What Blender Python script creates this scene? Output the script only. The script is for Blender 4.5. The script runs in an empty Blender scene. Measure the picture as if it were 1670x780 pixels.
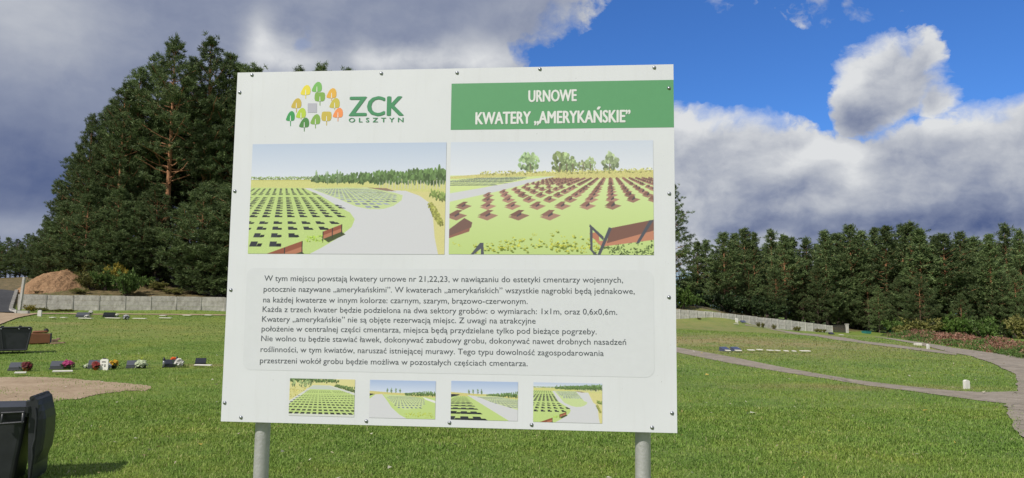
import bpy, math, random
import numpy as np
from mathutils import Vector, Matrix

C = bpy.context.scene.collection
scn = bpy.context.scene
rng = np.random.default_rng(7)
random.seed(7)
R = math.radians

# ------------------------------------------------------------------ camera
F_PX = 1200.0                      # focal length in pixels of the 1670 px wide photograph
PITCH, ROLL = 0.0965, 0.0110
EYE = np.array([0.0, 0.0, 1.70])
_cp, _sp = math.cos(PITCH), math.sin(PITCH)
FWD = np.array([0, _cp, _sp]); _up = np.array([0, -_sp, _cp]); _rt = np.array([1.0, 0, 0])
RT = math.cos(ROLL)*_rt + math.sin(ROLL)*_up
UP = -math.sin(ROLL)*_rt + math.cos(ROLL)*_up
cam = bpy.data.cameras.new('camera'); cam_o = bpy.data.objects.new('camera', cam); C.objects.link(cam_o)
cam.sensor_fit = 'HORIZONTAL'; cam.sensor_width = 36.0; cam.lens = 36.0*F_PX/1670.0
cam.clip_start = 0.05; cam.clip_end = 5000
M = Matrix(((RT[0], UP[0], -FWD[0], EYE[0]), (RT[1], UP[1], -FWD[1], EYE[1]), (RT[2], UP[2], -FWD[2], EYE[2]), (0, 0, 0, 1)))
cam_o.matrix_world = M
scn.camera = cam_o

def ray(px, py):
    d = FWD + (px-835.0)/F_PX*RT + (390.0-py)/F_PX*UP
    return d/np.linalg.norm(d)
def at(px, py, Y):                 # point on the line of sight at world distance Y
    d = ray(px, py); return EYE + d*(Y/d[1])

# ------------------------------------------------------------------ light
SUN_EL = R(45.0); SUN_AZ = math.atan2(-0.66, -0.75)     # clockwise from +Y
SUN_STR, SKY_STR, EXPO = 4.2, 0.08, 0.15
scn.view_settings.view_transform = 'Standard'; scn.view_settings.look = 'None'
scn.view_settings.gamma = 1.0; scn.view_settings.use_curve_mapping = False
scn.view_settings.exposure = EXPO
sun = bpy.data.lights.new('sun', 'SUN'); sun.energy = SUN_STR; sun.angle = R(0.5); sun.color = (1.0, 0.945, 0.86)
sun_o = bpy.data.objects.new('sun', sun); C.objects.link(sun_o)
to_sun = Vector((math.sin(SUN_AZ)*math.cos(SUN_EL), math.cos(SUN_AZ)*math.cos(SUN_EL), math.sin(SUN_EL)))
sun_o.rotation_euler = to_sun.to_track_quat('Z', 'Y').to_euler(); sun_o.location = (-20, -22, 30)

def s2l(c):
    return tuple((v/12.92 if v <= 0.04045 else ((v+0.055)/1.055)**2.4) for v in [x/255.0 for x in c])

# ---- node helper
class NT:
    def __init__(s, tree): s.t = tree; s.n = tree.nodes; s.l = tree.links
    def new(s, typ, **kw):
        n = s.n.new(typ)
        for k, v in kw.items(): setattr(n, k, v)
        return n
    def put(s, sock, v):
        if isinstance(v, bpy.types.NodeSocket): s.l.new(v, sock)
        elif v is not None: sock.default_value = v
    def m(s, op, a, b=None, c=None, clamp=False):
        n = s.new('ShaderNodeMath', operation=op, use_clamp=clamp)
        for i, v in enumerate((a, b, c)): s.put(n.inputs[i], v)
        return n.outputs[0]
    def vm(s, op, a, b=None):
        n = s.new('ShaderNodeVectorMath', operation=op); s.put(n.inputs[0], a)
        if b is not None: s.put(n.inputs[1], b)
        return n.outputs['Value'] if op in ('LENGTH', 'DOT_PRODUCT', 'DISTANCE') else n.outputs[0]
    def noise(s, vec, scale, detail=4, rough=0.5, dist=0.0, out=0):
        n = s.new('ShaderNodeTexNoise'); s.put(n.inputs['Vector'], vec)
        n.inputs['Scale'].default_value = scale; n.inputs['Detail'].default_value = detail
        n.inputs['Roughness'].default_value = rough; n.inputs['Distortion'].default_value = dist
        return n.outputs[out]
    def ramp(s, fac, stops, interp='LINEAR'):
        n = s.new('ShaderNodeValToRGB'); s.put(n.inputs[0], fac); cr = n.color_ramp; cr.interpolation = interp
        while len(cr.elements) < len(stops): cr.elements.new(0.5)
        for e, (p, c) in zip(cr.elements, stops):
            e.position = p; e.color = (*c, 1) if len(c) == 3 else c
        return n.outputs[0]
    def mix(s, fac, a, b, typ='MIX'):
        n = s.new('ShaderNodeMix', data_type='RGBA', blend_type=typ)
        s.put(n.inputs[0], fac)
        for i, v in ((6, a), (7, b)):
            if isinstance(v, tuple) and len(v) == 3: v = (*v, 1)
            s.put(n.inputs[i], v)
        return n.outputs[2]
    def step(s, v, lo, hi):
        n = s.new('ShaderNodeMapRange', interpolation_type='SMOOTHSTEP'); s.put(n.inputs[0], v)
        n.inputs[1].default_value = lo; n.inputs[2].default_value = hi
        return n.outputs[0]

# ------------------------------------------------------------------ sky
world = bpy.data.worlds.new('World'); scn.world = world; world.use_nodes = True
W = NT(world.node_tree); W.n.clear()
sky = W.new('ShaderNodeTexSky', sky_type='NISHITA'); sky.sun_disc = False
sky.sun_elevation = SUN_EL; sky.sun_rotation = SUN_AZ % (2*math.pi)
sky.air_density = 1.0; sky.dust_density = 0.3; sky.ozone_density = 2.5
tc = W.new('ShaderNodeTexCoord'); dirv = W.vm('NORMALIZE', tc.outputs['Generated'])
sp = W.new('ShaderNodeSeparateXYZ'); W.l.new(dirv, sp.inputs[0])
az = W.m('ARCTAN2', sp.outputs[0], sp.outputs[1]); el = W.m('ARCSINE', sp.outputs[2])
cb = W.new('ShaderNodeCombineXYZ'); W.l.new(az, cb.inputs[0]); W.l.new(el, cb.inputs[1]); q = cb.outputs[0]
def ae(px, py):
    d = ray(px, py); return (math.atan2(d[0], d[1]), math.asin(d[2]))
def warp(vec, scale, amt, detail=3):
    n = W.noise(vec, scale, detail, 0.55, out=1)
    return W.vm('ADD', vec, W.vm('MULTIPLY', W.vm('SUBTRACT', n, (0.5, 0.5, 0.5)), (amt, amt*0.8, 0)))
q1 = warp(q, 4.0, 0.05); q2 = warp(q1, 22.0, 0.016, 3); q3 = warp(q2, 60.0, 0.016, 5)
fb = W.noise(W.vm('MULTIPLY', q2, (1, 1.45, 1)), 8.0, 8, 0.56)
PX = 1/1200.0
def blob(vec, px, py, rx, ry):     # 1 in the middle, 0 on the rim, negative outside
    a, e = ae(px, py); ca = math.cos(a)
    d = W.vm('MULTIPLY', W.vm('SUBTRACT', vec, (a, e, 0)), (1/(rx*PX*ca*ca), 1/(ry*PX*ca), 0))
    return W.m('SUBTRACT', 1.0, W.vm('LENGTH', d))
cover = None
for b in [(250, 90, 720, 620), (690, -60, 330, 150), (700, 120, 150, 75), (330, 330, 560, 330), (805, 112, 62, 40),
          (1185, 330, 200, 150), (1120, 300, 160, 125), (1330, 355, 280, 135), (1600, 340, 260, 165), (1500, 335, 190, 150), (1760, 350, 320, 210),
          (1455, 130, 98, 76), (1410, 178, 62, 60), (1500, 92, 52, 52), (1400, 118, 46, 40), (1520, 160, 40, 44),
          (1210, 172, 34, 12), (1350, 0, 170, 26), (1128, 180, 40, 14),
          (-700, 100, 900, 1100)]:
    v = blob(q3, *b); v = W.m('MULTIPLY', v, min(b[2], b[3])/90.0)
    if b[3] <= 26: v = W.m('MINIMUM', W.m('MULTIPLY', v, 0.8), -0.10)          # thin wisps
    cover = v if cover is None else W.m('MAXIMUM', cover, v)
high = W.m('MAXIMUM', W.m('MULTIPLY', W.m('SUBTRACT', el, 0.62), 4.0), W.m('MULTIPLY', W.m('SUBTRACT', W.m('ABSOLUTE', az), 0.85), 3.0))
cover = W.m('MAXIMUM', cover, W.m('MINIMUM', high, 0.35))      # unseen cloud added overhead and behind, to make the skylight less blue
fine = W.noise(W.vm('MULTIPLY', q3, (1, 1.3, 1)), 24.0, 8, 0.62)
edge = W.m('ADD', W.m('ADD', cover, W.m('MULTIPLY', W.m('SUBTRACT', fb, 0.5), 0.62)), W.m('MULTIPLY', W.m('SUBTRACT', fine, 0.5), 0.55))
soft = W.m('ADD', 0.12, W.m('MULTIPLY', W.step(W.noise(q1, 7.0, 2), 0.42, 0.62), 0.26))     # some rims crisp, some feathered
alpha = W.m('SMOOTH_MIN', W.m('MAXIMUM', W.m('DIVIDE', W.m('ADD', edge, 0.03), soft), 0.0), 1.0, 0.25)
def gau(px, py, rx, ry, amp):
    a, e = ae(px, py); ca = math.cos(a)
    d = W.vm('MULTIPLY', W.vm('SUBTRACT', q2, (a, e, 0)), (1/(rx*PX*ca*ca), 1/(ry*PX*ca), 0))
    return W.m('MULTIPLY', W.m('EXPONENT', W.m('MULTIPLY', W.vm('DOT_PRODUCT', d, d), -1.0)), amp)
cumu = W.step(az, *sorted((ae(760, 100)[0], ae(1120, 100)[0])))
cumu = W.m('MAXIMUM', cumu, W.m('MAXIMUM', gau(455, 95, 70, 45, 0.9), gau(700, 100, 150, 30, 1.0)))
tone = W.m('MULTIPLY', W.m('SUBTRACT', fb, 0.5), W.m('ADD', 0.22, W.m('MULTIPLY', cumu, 0.20)))
fb2 = W.noise(W.vm('ADD', W.vm('MULTIPLY', q2, (1, 1.45, 1)), (-0.010, 0.014, 0)), 8.0, 8, 0.56)
tone = W.m('ADD', tone, W.m('MULTIPLY', W.m('SUBTRACT', fb, fb2), W.m('ADD', 0.25, W.m('MULTIPLY', cumu, 0.5))))     # sunward sides of the billows
tone = W.m('ADD', tone, W.m('ADD', 0.36, W.m('MULTIPLY', cumu, 0.22)))
rim = W.m('SUBTRACT', 1.0, W.step(W.m('ADD', cover, W.m('MULTIPLY', W.m('SUBTRACT', fb, 0.5), 0.9)), 0.0, 0.42))
tone = W.m('ADD', tone, W.m('MULTIPLY', rim, W.m('MULTIPLY', cumu, 0.24)))
tone = W.m('ADD', tone, W.m('MULTIPLY', W.m('SUBTRACT', fine, 0.5), W.m('ADD', 0.08, W.m('MULTIPLY', cumu, 0.42))))
for g in [(30, 30, 170, 90, 0.30), (60, 290, 260, 95, -0.27), (190, 110, 200, 60, -0.06), (30, 365, 90, 28, 0.22), (418, 68, 24, 40, 0.42), (470, 106, 60, 20, 0.36), (610, 102, 50, 16, 0.36), (690, 96, 40, 16, 0.14),
          (790, 95, 55, 38, 0.42), (650, 45, 160, 40, -0.04), (400, 40, 160, 40, -0.04), (520, 10, 300, 30, 0.06),
          (1120, 205, 70, 30, 0.30), (1230, 215, 90, 34, 0.22), (1345, 250, 60, 20, 0.60), (1275, 280, 45, 24, 0.30), (1392, 288, 30, 34, 0.36), (1150, 196, 60, 12, 0.22), (1310, 290, 30, 30, -0.10), (1580, 200, 90, 24, 0.16),
          (1190, 290, 100, 50, 0.02), (1290, 320, 60, 30, -0.16), (1180, 340, 110, 26, -0.12), (1400, 375, 420, 30, -0.40), (1600, 320, 130, 46, -0.16),
          (1320, 338, 80, 16, 0.20), (1120, 385, 40, 40, 0.42), (1250, 392, 60, 14, 0.36), (1510, 205, 110, 22, 0.20), (1630, 215, 70, 34, 0.16), (1470, 250, 70, 30, -0.06),
          (1385, 120, 34, 40, 0.34), (1420, 80, 30, 24, 0.30), (1490, 70, 50, 24, 0.26), (1480, 150, 60, 40, 0.12), (1395, 205, 66, 32, -0.34), (1540, 120, 30, 60, 0.02),
          (1350, 0, 170, 40, -0.22)]:
    tone = W.m('ADD', tone, gau(*g))
K = 1.0/(SKY_STR*2**EXPO)
def sc(c, k=1.0): return tuple(v*K*k for v in s2l(c))
dark, midd, lite, brit = (74, 91, 134), (138, 147, 170), (178, 183, 194), (222, 224, 226)
ccol = W.ramp(tone, [(0.0, s2l(dark)), (0.36, s2l(midd)), (0.62, s2l(lite)), (1.0, s2l(brit))])
ccol = W.vm('SCALE', ccol); W.n[-1].inputs['Scale'].default_value = K
hole = W.step(W.m('ADD', gau(486, 72, 24, 30, 0.62), W.m('MULTIPLY', W.m('SUBTRACT', fine, 0.5), 1.3)), 0.38, 0.62)
alpha = W.m('MULTIPLY', alpha, W.m('SUBTRACT', 1.0, W.m('MULTIPLY', hole, 0.25)))
skyc = W.mix(1.0, sky.outputs[0], (0.47, 0.88, 1.52), 'MULTIPLY')
fin = W.mix(alpha, skyc, ccol)
bg = W.new('ShaderNodeBackground'); W.l.new(fin, bg.inputs[0]); bg.inputs[1].default_value = SKY_STR
wo = W.new('ShaderNodeOutputWorld'); W.l.new(bg.outputs[0], wo.inputs[0])
world.cycles.sampling_method = 'MANUAL'; world.cycles.sample_map_resolution = 512

# ------------------------------------------------------------------ mesh helpers
def tag(o, label=None, cat=None, group=None, kind=None):
    if label: o['label'] = label
    if cat: o['category'] = cat
    if group: o['group'] = group
    if kind: o['kind'] = kind
    return o
def thing(name, label, cat, loc=(0, 0, 0), rz=0.0, group=None):
    o = bpy.data.objects.new(name, None); C.objects.link(o)
    o.location = tuple(float(v) for v in loc); o.rotation_euler = (0, 0, rz); o.empty_display_size = 0.2
    return tag(o, label, cat, group)
def link(name, me, parent=None, mat=None):
    if mat is not None and not me.materials:
        for m_ in (mat if isinstance(mat, (list, tuple)) else [mat]): me.materials.append(m_)
    o = bpy.data.objects.new(name, me); C.objects.link(o)
    if parent is not None: o.parent = parent
    return o
def np_mesh(name, V, loops, starts):
    me = bpy.data.meshes.new(name)
    V = np.ascontiguousarray(V, dtype=np.float32).reshape(-1, 3)
    me.vertices.add(len(V)); me.vertices.foreach_set('co', V.ravel())
    me.loops.add(len(loops)); me.loops.foreach_set('vertex_index', np.asarray(loops, dtype=np.int32))
    me.polygons.add(len(starts)); me.polygons.foreach_set('loop_start', np.asarray(starts, dtype=np.int32))
    me.update(calc_edges=True); me.validate()
    return me
def tri_mesh(name, T):             # T (n,3,3): loose triangles
    n = len(T); return np_mesh(name, T, np.arange(n*3), np.arange(n)*3)
class MB:
    def __init__(s): s.v = []; s.f = []; s.mi = []; s.sm = []
    def add(s, V, Fs, mi=0, smooth=False, mat=None):
        o = len(s.v)
        for p in V:
            p = Vector(tuple(float(x) for x in p))
            if mat is not None: p = mat @ p
            s.v.append(tuple(p))
        for f in Fs: s.f.append([i+o for i in f]); s.mi.append(mi); s.sm.append(smooth)
        return s
    def box(s, c, d, mi=0, mat=None, bev=0.0):
        x, y, z = [k/2 for k in d]
        if bev <= 0:
            V = [(c[0]+i*x, c[1]+j*y, c[2]+k*z) for k in (-1, 1) for j in (-1, 1) for i in (-1, 1)]
            return s.add(V, [(0, 2, 3, 1), (4, 5, 7, 6), (0, 1, 5, 4), (2, 6, 7, 3), (0, 4, 6, 2), (1, 3, 7, 5)], mi, False, mat)
        b = bev; V = []; 
        ring = lambda xx, yy, cc: [(-xx+cc, -yy), (xx-cc, -yy), (xx, -yy+cc), (xx, yy-cc), (xx-cc, yy), (-xx+cc, yy), (-xx, yy-cc), (-xx, -yy+cc)]
        for zz, k in ((-z, b), (-z+b, 0), (z-b, 0), (z, b)):
            V += [(c[0]+p[0], c[1]+p[1], c[2]+zz) for p in ring(x-k, y-k, b)]
        Fs = [tuple(reversed(range(8))), tuple(range(24, 32))]
        for r_ in range(3):
            for i in range(8): Fs.append((r_*8+i, r_*8+(i+1) % 8, r_*8+8+(i+1) % 8, r_*8+8+i))
        return s.add(V, Fs, mi, False, mat)
    def tube(s, pts, rad, n=8, mi=0, mat=None, caps=True, smooth=True):
        pts = [Vector(tuple(float(x) for x in p)) for p in pts]; V = []; Fs = []
        if not isinstance(rad, (list, tuple)): rad = [rad]*len(pts)
        a = None
        for i, p in enumerate(pts):
            t = (pts[min(i+1, len(pts)-1)]-pts[max(i-1, 0)]).normalized()
            if a is None: a = t.orthogonal().normalized()
            a = (a-t*a.dot(t)).normalized(); b = t.cross(a)
            for k in range(n):
                w = 2*math.pi*k/n; V.append(p+(a*math.cos(w)+b*math.sin(w))*rad[i])
        for i in range(len(pts)-1):
            for k in range(n): Fs.append((i*n+k, i*n+(k+1) % n, (i+1)*n+(k+1) % n, (i+1)*n+k))
        s.add(V, Fs, mi, smooth, mat)
        if caps:
            s.add(V[:n], [tuple(reversed(range(n)))], mi, False, mat); s.add(V[-n:], [tuple(range(n))], mi, False, mat)
        return s
    def lathe(s, prof, n=16, mi=0, mat=None, smooth=True):
        V = []; Fs = []
        for r_, z in prof:
            for k in range(n): V.append((r_*math.cos(2*math.pi*k/n), r_*math.sin(2*math.pi*k/n), z))
        for i in range(len(prof)-1):
            for k in range(n): Fs.append((i*n+k, i*n+(k+1) % n, (i+1)*n+(k+1) % n, (i+1)*n+k))
        Fs.append(tuple(reversed(range(n)))); Fs.append(tuple(range((len(prof)-1)*n, len(prof)*n)))
        return s.add(V, Fs, mi, smooth, mat)
    def prism(s, poly, y0, y1, mi=0, mat=None):      # polygon in x,z pushed along y
        n = len(poly); V = [(p[0], y0, p[1]) for p in poly]+[(p[0], y1, p[1]) for p in poly]
        Fs = [tuple(range(n)), tuple(reversed(range(n, 2*n)))]+[((i+1) % n, i, n+i, n+(i+1) % n) for i in range(n)]
        return s.add(V, Fs, mi, False, mat)
    def build(s, name, mats, parent=None):
        me = bpy.data.meshes.new(name); me.from_pydata(s.v, [], s.f)
        for m_ in (mats if isinstance(mats, (list, tuple)) else [mats]): me.materials.append(m_)
        me.polygons.foreach_set('material_index', s.mi); me.polygons.foreach_set('use_smooth', s.sm)
        me.update(); o = bpy.data.objects.new(name, me); C.objects.link(o)
        if parent is not None: o.parent = parent
        return o
def T(x, y, z): return Matrix.Translation((x, y, z))
def Rm(a, ax): return Matrix.Rotation(a, 4, ax)

# ------------------------------------------------------------------ materials
MATS = {}
def mat(name, col, rough=0.7, metal=0.0, spec=0.5, var=0.0, vscale=8.0, bump=0.0, bscale=60.0, objrand=0.0):
    if name in MATS: return MATS[name]
    m_ = bpy.data.materials.new(name); m_.use_nodes = True; N = NT(m_.node_tree)
    b = N.n['Principled BSDF']; b.inputs['Roughness'].default_value = rough; b.inputs['Metallic'].default_value = metal
    b.inputs['Specular IOR Level'].default_value = spec
    tcn = N.new('ShaderNodeTexCoord'); ob = tcn.outputs['Object']
    c = (*col, 1)
    if var > 0:
        n = N.noise(ob, vscale, 6, 0.62)
        c = N.ramp(n, [(0.28, tuple(v*(1-var) for v in col)), (0.72, tuple(min(1, v*(1+var)) for v in col))])
    if objrand > 0:
        oi = N.new('ShaderNodeObjectInfo')
        k = N.m('ADD', 1-objrand/2, N.m('MULTIPLY', oi.outputs['Random'], objrand))
        vs = N.new('ShaderNodeVectorMath', operation='SCALE'); N.put(vs.inputs[0], c if not isinstance(c, tuple) else c[:3]); N.put(vs.inputs['Scale'], k); c = vs.outputs[0]
    N.put(b.inputs['Base Color'], c)
    if bump > 0:
        bn = N.new('ShaderNodeBump'); bn.inputs['Strength'].default_value = bump; bn.inputs['Distance'].default_value = 0.02
        N.l.new(N.noise(ob, bscale, 5, 0.6), bn.inputs['Height']); N.l.new(bn.outputs[0], b.inputs['Normal'])
    MATS[name] = m_; return m_
def foliage(name, cols, transl=0.25, objr=0.3, rough=0.6):
    m_ = bpy.data.materials.new(name); m_.use_nodes = True; N = NT(m_.node_tree); N.n.clear()
    g = N.new('ShaderNodeNewGeometry'); oi = N.new('ShaderNodeObjectInfo')
    n = len(cols)
    c = N.ramp(g.outputs['Random Per Island'], [(i/(n-1) if n > 1 else 0, k) for i, k in enumerate(cols)])
    kk = N.m('ADD', 1-objr/2, N.m('MULTIPLY', oi.outputs['Random'], objr))
    big = N.noise(g.outputs['Position'], 0.45, 3, 0.5)
    kk = N.m('MULTIPLY', kk, N.m('ADD', 0.65, N.m('MULTIPLY', big, 0.7)))
    vs = N.new('ShaderNodeVectorMath', operation='SCALE'); N.put(vs.inputs[0], c); N.put(vs.inputs['Scale'], kk); c = vs.outputs[0]
    b = N.new('ShaderNodeBsdfPrincipled'); N.put(b.inputs['Base Color'], c); b.inputs['Roughness'].default_value = rough
    b.inputs['Specular IOR Level'].default_value = 0.25
    t = N.new('ShaderNodeBsdfTranslucent'); N.put(t.inputs[0], c)
    mx = N.new('ShaderNodeMixShader'); mx.inputs[0].default_value = transl
    N.l.new(b.outputs[0], mx.inputs[1]); N.l.new(t.outputs[0], mx.inputs[2])
    o = N.new('ShaderNodeOutputMaterial'); N.l.new(mx.outputs[0], o.inputs[0]); return m_

# ------------------------------------------------------------------ terrain
CP = []
for y_ in (-25, -8, 0, 8, 14, 20):
    for x_ in (-30, -18, -8, 0, 8, 18, 30): CP.append((x_, y_, 0.0))
def cpp(px, py, Y): CP.append(tuple(at(px, py, Y)))
for a in [(60, 560, 30.5), (200, 545, 36), (340, 560, 31), (140, 517, 48), (300, 517, 50.5), (30, 505, 53), (200, 506.5, 54.5), (370, 508, 56),
          (0, 512, 45), (16, 508, 46.5), (0, 475, 76), (20, 475, 76), (-40, 477, 76), (-80, 512, 44),
          (60, 481, 58), (200, 483, 60), (340, 485, 61.5), (110, 462, 66), (240, 456, 66), (330, 476, 68), (390, 480, 70), (60, 470, 75), (200, 440, 90), (350, 440, 90),
          (500, 510, 60), (700, 514, 66), (900, 518, 73), (600, 545, 38), (850, 548, 38),
          (1110, 521, 77), (1230, 531.5, 82.5), (1357, 542.5, 88.5), (1180, 545, 46), (1250, 545, 54), (1105, 571, 29.5), (1200, 573, 29.5),
          (1431, 550.5, 62), (1503, 560, 45), (1556, 570, 36), (1413, 557.4, 46), (1480, 548, 70), (1600, 555, 55), (1670, 562, 50),
          (1160, 503, 84), (1300, 524, 100), (1400, 541, 112), (1500, 548, 95), (1600, 551, 90), (1670, 553, 88), (1800, 555, 88),
          (900, 492, 100), (600, 470, 95), (1100, 498, 110)]: cpp(*a)
CP += [(-120, 60, 4), (-120, 150, 5), (0, 160, 5), (120, 160, -2), (140, 60, -1.5), (60, 40, -0.2), (-200, 300, 5), (0, 400, 5), (200, 300, -2), (90, 10, 0), (-90, 10, 0.5), (-70, 50, 2.0)]
CP = np.array(CP)
def _phi(r): return np.sqrt(r*r+16.0)
_A = _phi(np.linalg.norm(CP[:, None, :2]-CP[None, :, :2], axis=2)) - np.eye(len(CP))*0.15
_A = np.block([[_A, np.ones((len(CP), 1))], [np.ones((1, len(CP))), np.zeros((1, 1))]])
_w = np.linalg.solve(_A, np.append(CP[:, 2], 0.0))
def gz(x, y):
    x = np.asarray(x, float); y = np.asarray(y, float); sh = x.shape
    x = x.ravel(); y = y.ravel(); out = np.zeros(len(x))
    for k in range(0, len(x), 20000):
        r_ = np.hypot(x[k:k+20000, None]-CP[None, :, 0], y[k:k+20000, None]-CP[None, :, 1])
        out[k:k+20000] = _phi(r_)@_w[:-1]+_w[-1]
    return out.reshape(sh)
def gz1(x, y): return float(gz([x], [y])[0])
def ground(px, py, start=4.0, far=140.0):      # where the line of sight through a photo pixel meets the ground
    d = ray(px, py); Y = np.arange(start, far, 0.25); Pn = EYE+d*(Y/d[1])[:, None]
    h = Pn[:, 2]-gz(Pn[:, 0], Pn[:, 1]); i = np.argmax(h <= 0)
    if h[i] > 0: i = len(h)-1
    if i == 0: return Pn[0]
    t = h[i-1]/(h[i-1]-h[i]); p = Pn[i-1]*(1-t)+Pn[i]*t; return p
def gline(pts): return np.array([ground(*p) for p in pts])

xs = np.unique(np.concatenate([np.arange(-600, -100, 25), np.arange(-100, -50, 4), np.arange(-50, 50, 0.8), np.arange(50, 100, 4), np.arange(100, 601, 25)]))
ys = np.unique(np.concatenate([np.arange(-200, -20, 15), np.arange(-20, 4, 2), np.arange(4, 80, 0.8), np.arange(80, 130, 2.5), np.arange(130, 801, 30)]))
GX, GY = np.meshgrid(xs, ys); GZ = gz(GX, GY)
GZ = np.where((np.abs(GX) > 150) | (GY > 170), np.clip(GZ, -6, 6), GZ)
nx, ny = len(xs), len(ys); idx = np.arange(nx*ny).reshape(ny, nx)
quads = np.stack([idx[:-1, :-1], idx[:-1, 1:], idx[1:, 1:], idx[1:, :-1]], -1).reshape(-1, 4)
gme = np_mesh('ground', np.stack([GX, GY, GZ], -1), quads.ravel(), np.arange(len(quads))*4)
gme.polygons.foreach_set('use_smooth', [True]*len(quads))

def dry_mask(N, pos):              # stretches where the turf itself is dry
    tot = None
    spots = [(*ground(1180, 556)[:2], 9, 7, 1.0), (*ground(1330, 560)[:2], 14, 9, 0.55), (*ground(1150, 535, 4, 90)[:2], 16, 12, 0.6), (*ground(1240, 575)[:2], 8, 3, 0.5),
             (*ground(1400, 632)[:2], 3.0, 0.7, 0.75), (*ground(345, 596)[:2], 1.2, 0.35, 0.9), (*ground(110, 528)[:2], 1.5, 1.5, 0.6), (*ground(220, 535)[:2], 12, 8, 0.3)]
    for (x, y, rx, ry, a) in spots:
        d = N.vm('MULTIPLY', N.vm('SUBTRACT', pos, (float(x), float(y), 0)), (1/rx, 1/ry, 0))
        g = N.m('MULTIPLY', N.m('EXPONENT', N.m('MULTIPLY', N.vm('DOT_PRODUCT', d, d), -1.0)), a)
        tot = g if tot is None else N.m('MAXIMUM', tot, g)
    return tot
def grass_mat(name, blades):
    m_ = bpy.data.materials.new(name); m_.use_nodes = True; N = NT(m_.node_tree); b = N.n['Principled BSDF']
    g = N.new('ShaderNodeNewGeometry'); pos = g.outputs['Position']
    n1 = N.noise(pos, 0.35, 5, 0.6); n2 = N.noise(pos, 2.2, 6, 0.65)
    fine = g.outputs['Random Per Island'] if blades else N.noise(pos, 22.0, 4, 0.7)
    if blades:
        c = N.ramp(fine, [(0.0, (0.125, 0.200, 0.034)), (0.45, (0.186, 0.300, 0.053)), (0.8, (0.240, 0.355, 0.078)), (0.95, (0.32, 0.40, 0.13)), (1.0, (0.40, 0.37, 0.20))])
    else:
        c = N.ramp(fine, [(0.25, (0.085, 0.128, 0.024)), (0.5, (0.150, 0.212, 0.040)), (0.75, (0.225, 0.290, 0.070))])
    pat = N.ramp(N.m('ADD', N.m('MULTIPLY', n1, 0.6), N.m('MULTIPLY', n2, 0.4)), [(0.36, (0.70, 0.80, 0.74)), (0.46, (0.92, 0.96, 0.92)), (0.54, (1.04, 1.0, 0.95)), (0.66, (1.30, 1.12, 1.0))])
    c = N.mix(1.0, c, pat, 'MULTIPLY')
    dm = N.m('MULTIPLY', dry_mask(N, pos), N.step(N.m('ADD', N.m('MULTIPLY', n1, 0.35), N.m('MULTIPLY', N.noise(pos, 1.1, 7, 0.72), 0.65)), 0.34, 0.54))
    c = N.mix(N.m('MULTIPLY', dm, 0.85), c, (0.30, 0.235, 0.115))
    if not blades:
        sx = N.new('ShaderNodeSeparateXYZ'); N.l.new(pos, sx.inputs[0])
        e_ = N.m('SUBTRACT', sx.outputs[1], N.m('ADD', N.m('MULTIPLY', sx.outputs[0], 0.5), 70.0))
        lit = N.step(N.m('ADD', e_, N.m('MULTIPLY', N.m('SUBTRACT', n1, 0.5), 8.0)), 0.5, 3.5)
        lit = N.m('MULTIPLY', lit, N.step(sx.outputs[0], 52.0, 44.0))
        c = N.mix(lit, c, N.ramp(n2, [(0.35, (0.07, 0.055, 0.025)), (0.5, (0.13, 0.105, 0.05)), (0.65, (0.19, 0.135, 0.07))]))
    N.put(b.inputs['Base Color'], c); b.inputs['Roughness'].default_value = 0.65; b.inputs['Specular IOR Level'].default_value = 0.2
    if blades:
        t = N.new('ShaderNodeBsdfTranslucent'); N.put(t.inputs[0], c); mx = N.new('ShaderNodeMixShader'); mx.inputs[0].default_value = 0.3
        N.l.new(b.outputs[0], mx.inputs[1]); N.l.new(t.outputs[0], mx.inputs[2]); N.l.new(mx.outputs[0], N.n['Material Output'].inputs[0])
    else:
        bn = N.new('ShaderNodeBump'); bn.inputs['Strength'].default_value = 0.8; bn.inputs['Distance'].default_value = 0.06
        N.l.new(N.noise(pos, 14.0, 5, 0.7), bn.inputs['Height']); N.l.new(bn.outputs[0], b.inputs['Normal'])
    return m_
tag(link('ground', gme, None, grass_mat('turf', False)), kind='structure')

def pos_mat(name, cols, scale, rough=0.9, bump=0.5, bscale=12.0, bd=0.03, scale2=None):
    m_ = bpy.data.materials.new(name); m_.use_nodes = True; N = NT(m_.node_tree); b = N.n['Principled BSDF']
    pos = N.new('ShaderNodeNewGeometry').outputs['Position']
    f = N.m('ADD', N.m('MULTIPLY', N.noise(pos, scale, 8, 0.68), 0.6), N.m('MULTIPLY', N.noise(pos, scale2 or scale*7, 5, 0.65), 0.4))
    k = len(cols); N.put(b.inputs['Base Color'], N.ramp(f, [(0.32+0.36*i/(k-1), c) for i, c in enumerate(cols)]))
    b.inputs['Roughness'].default_value = rough; b.inputs['Specular IOR Level'].default_value = 0.25
    bn = N.new('ShaderNodeBump'); bn.inputs['Strength'].default_value = bump; bn.inputs['Distance'].default_value = bd
    N.l.new(N.noise(pos, bscale, 6, 0.65), bn.inputs['Height']); N.l.new(bn.outputs[0], b.inputs['Normal']); return m_
M_road = pos_mat('worn_road', [(0.20, 0.170, 0.138), (0.262, 0.226, 0.184), (0.32, 0.282, 0.235)], 0.9, bscale=25)
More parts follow.
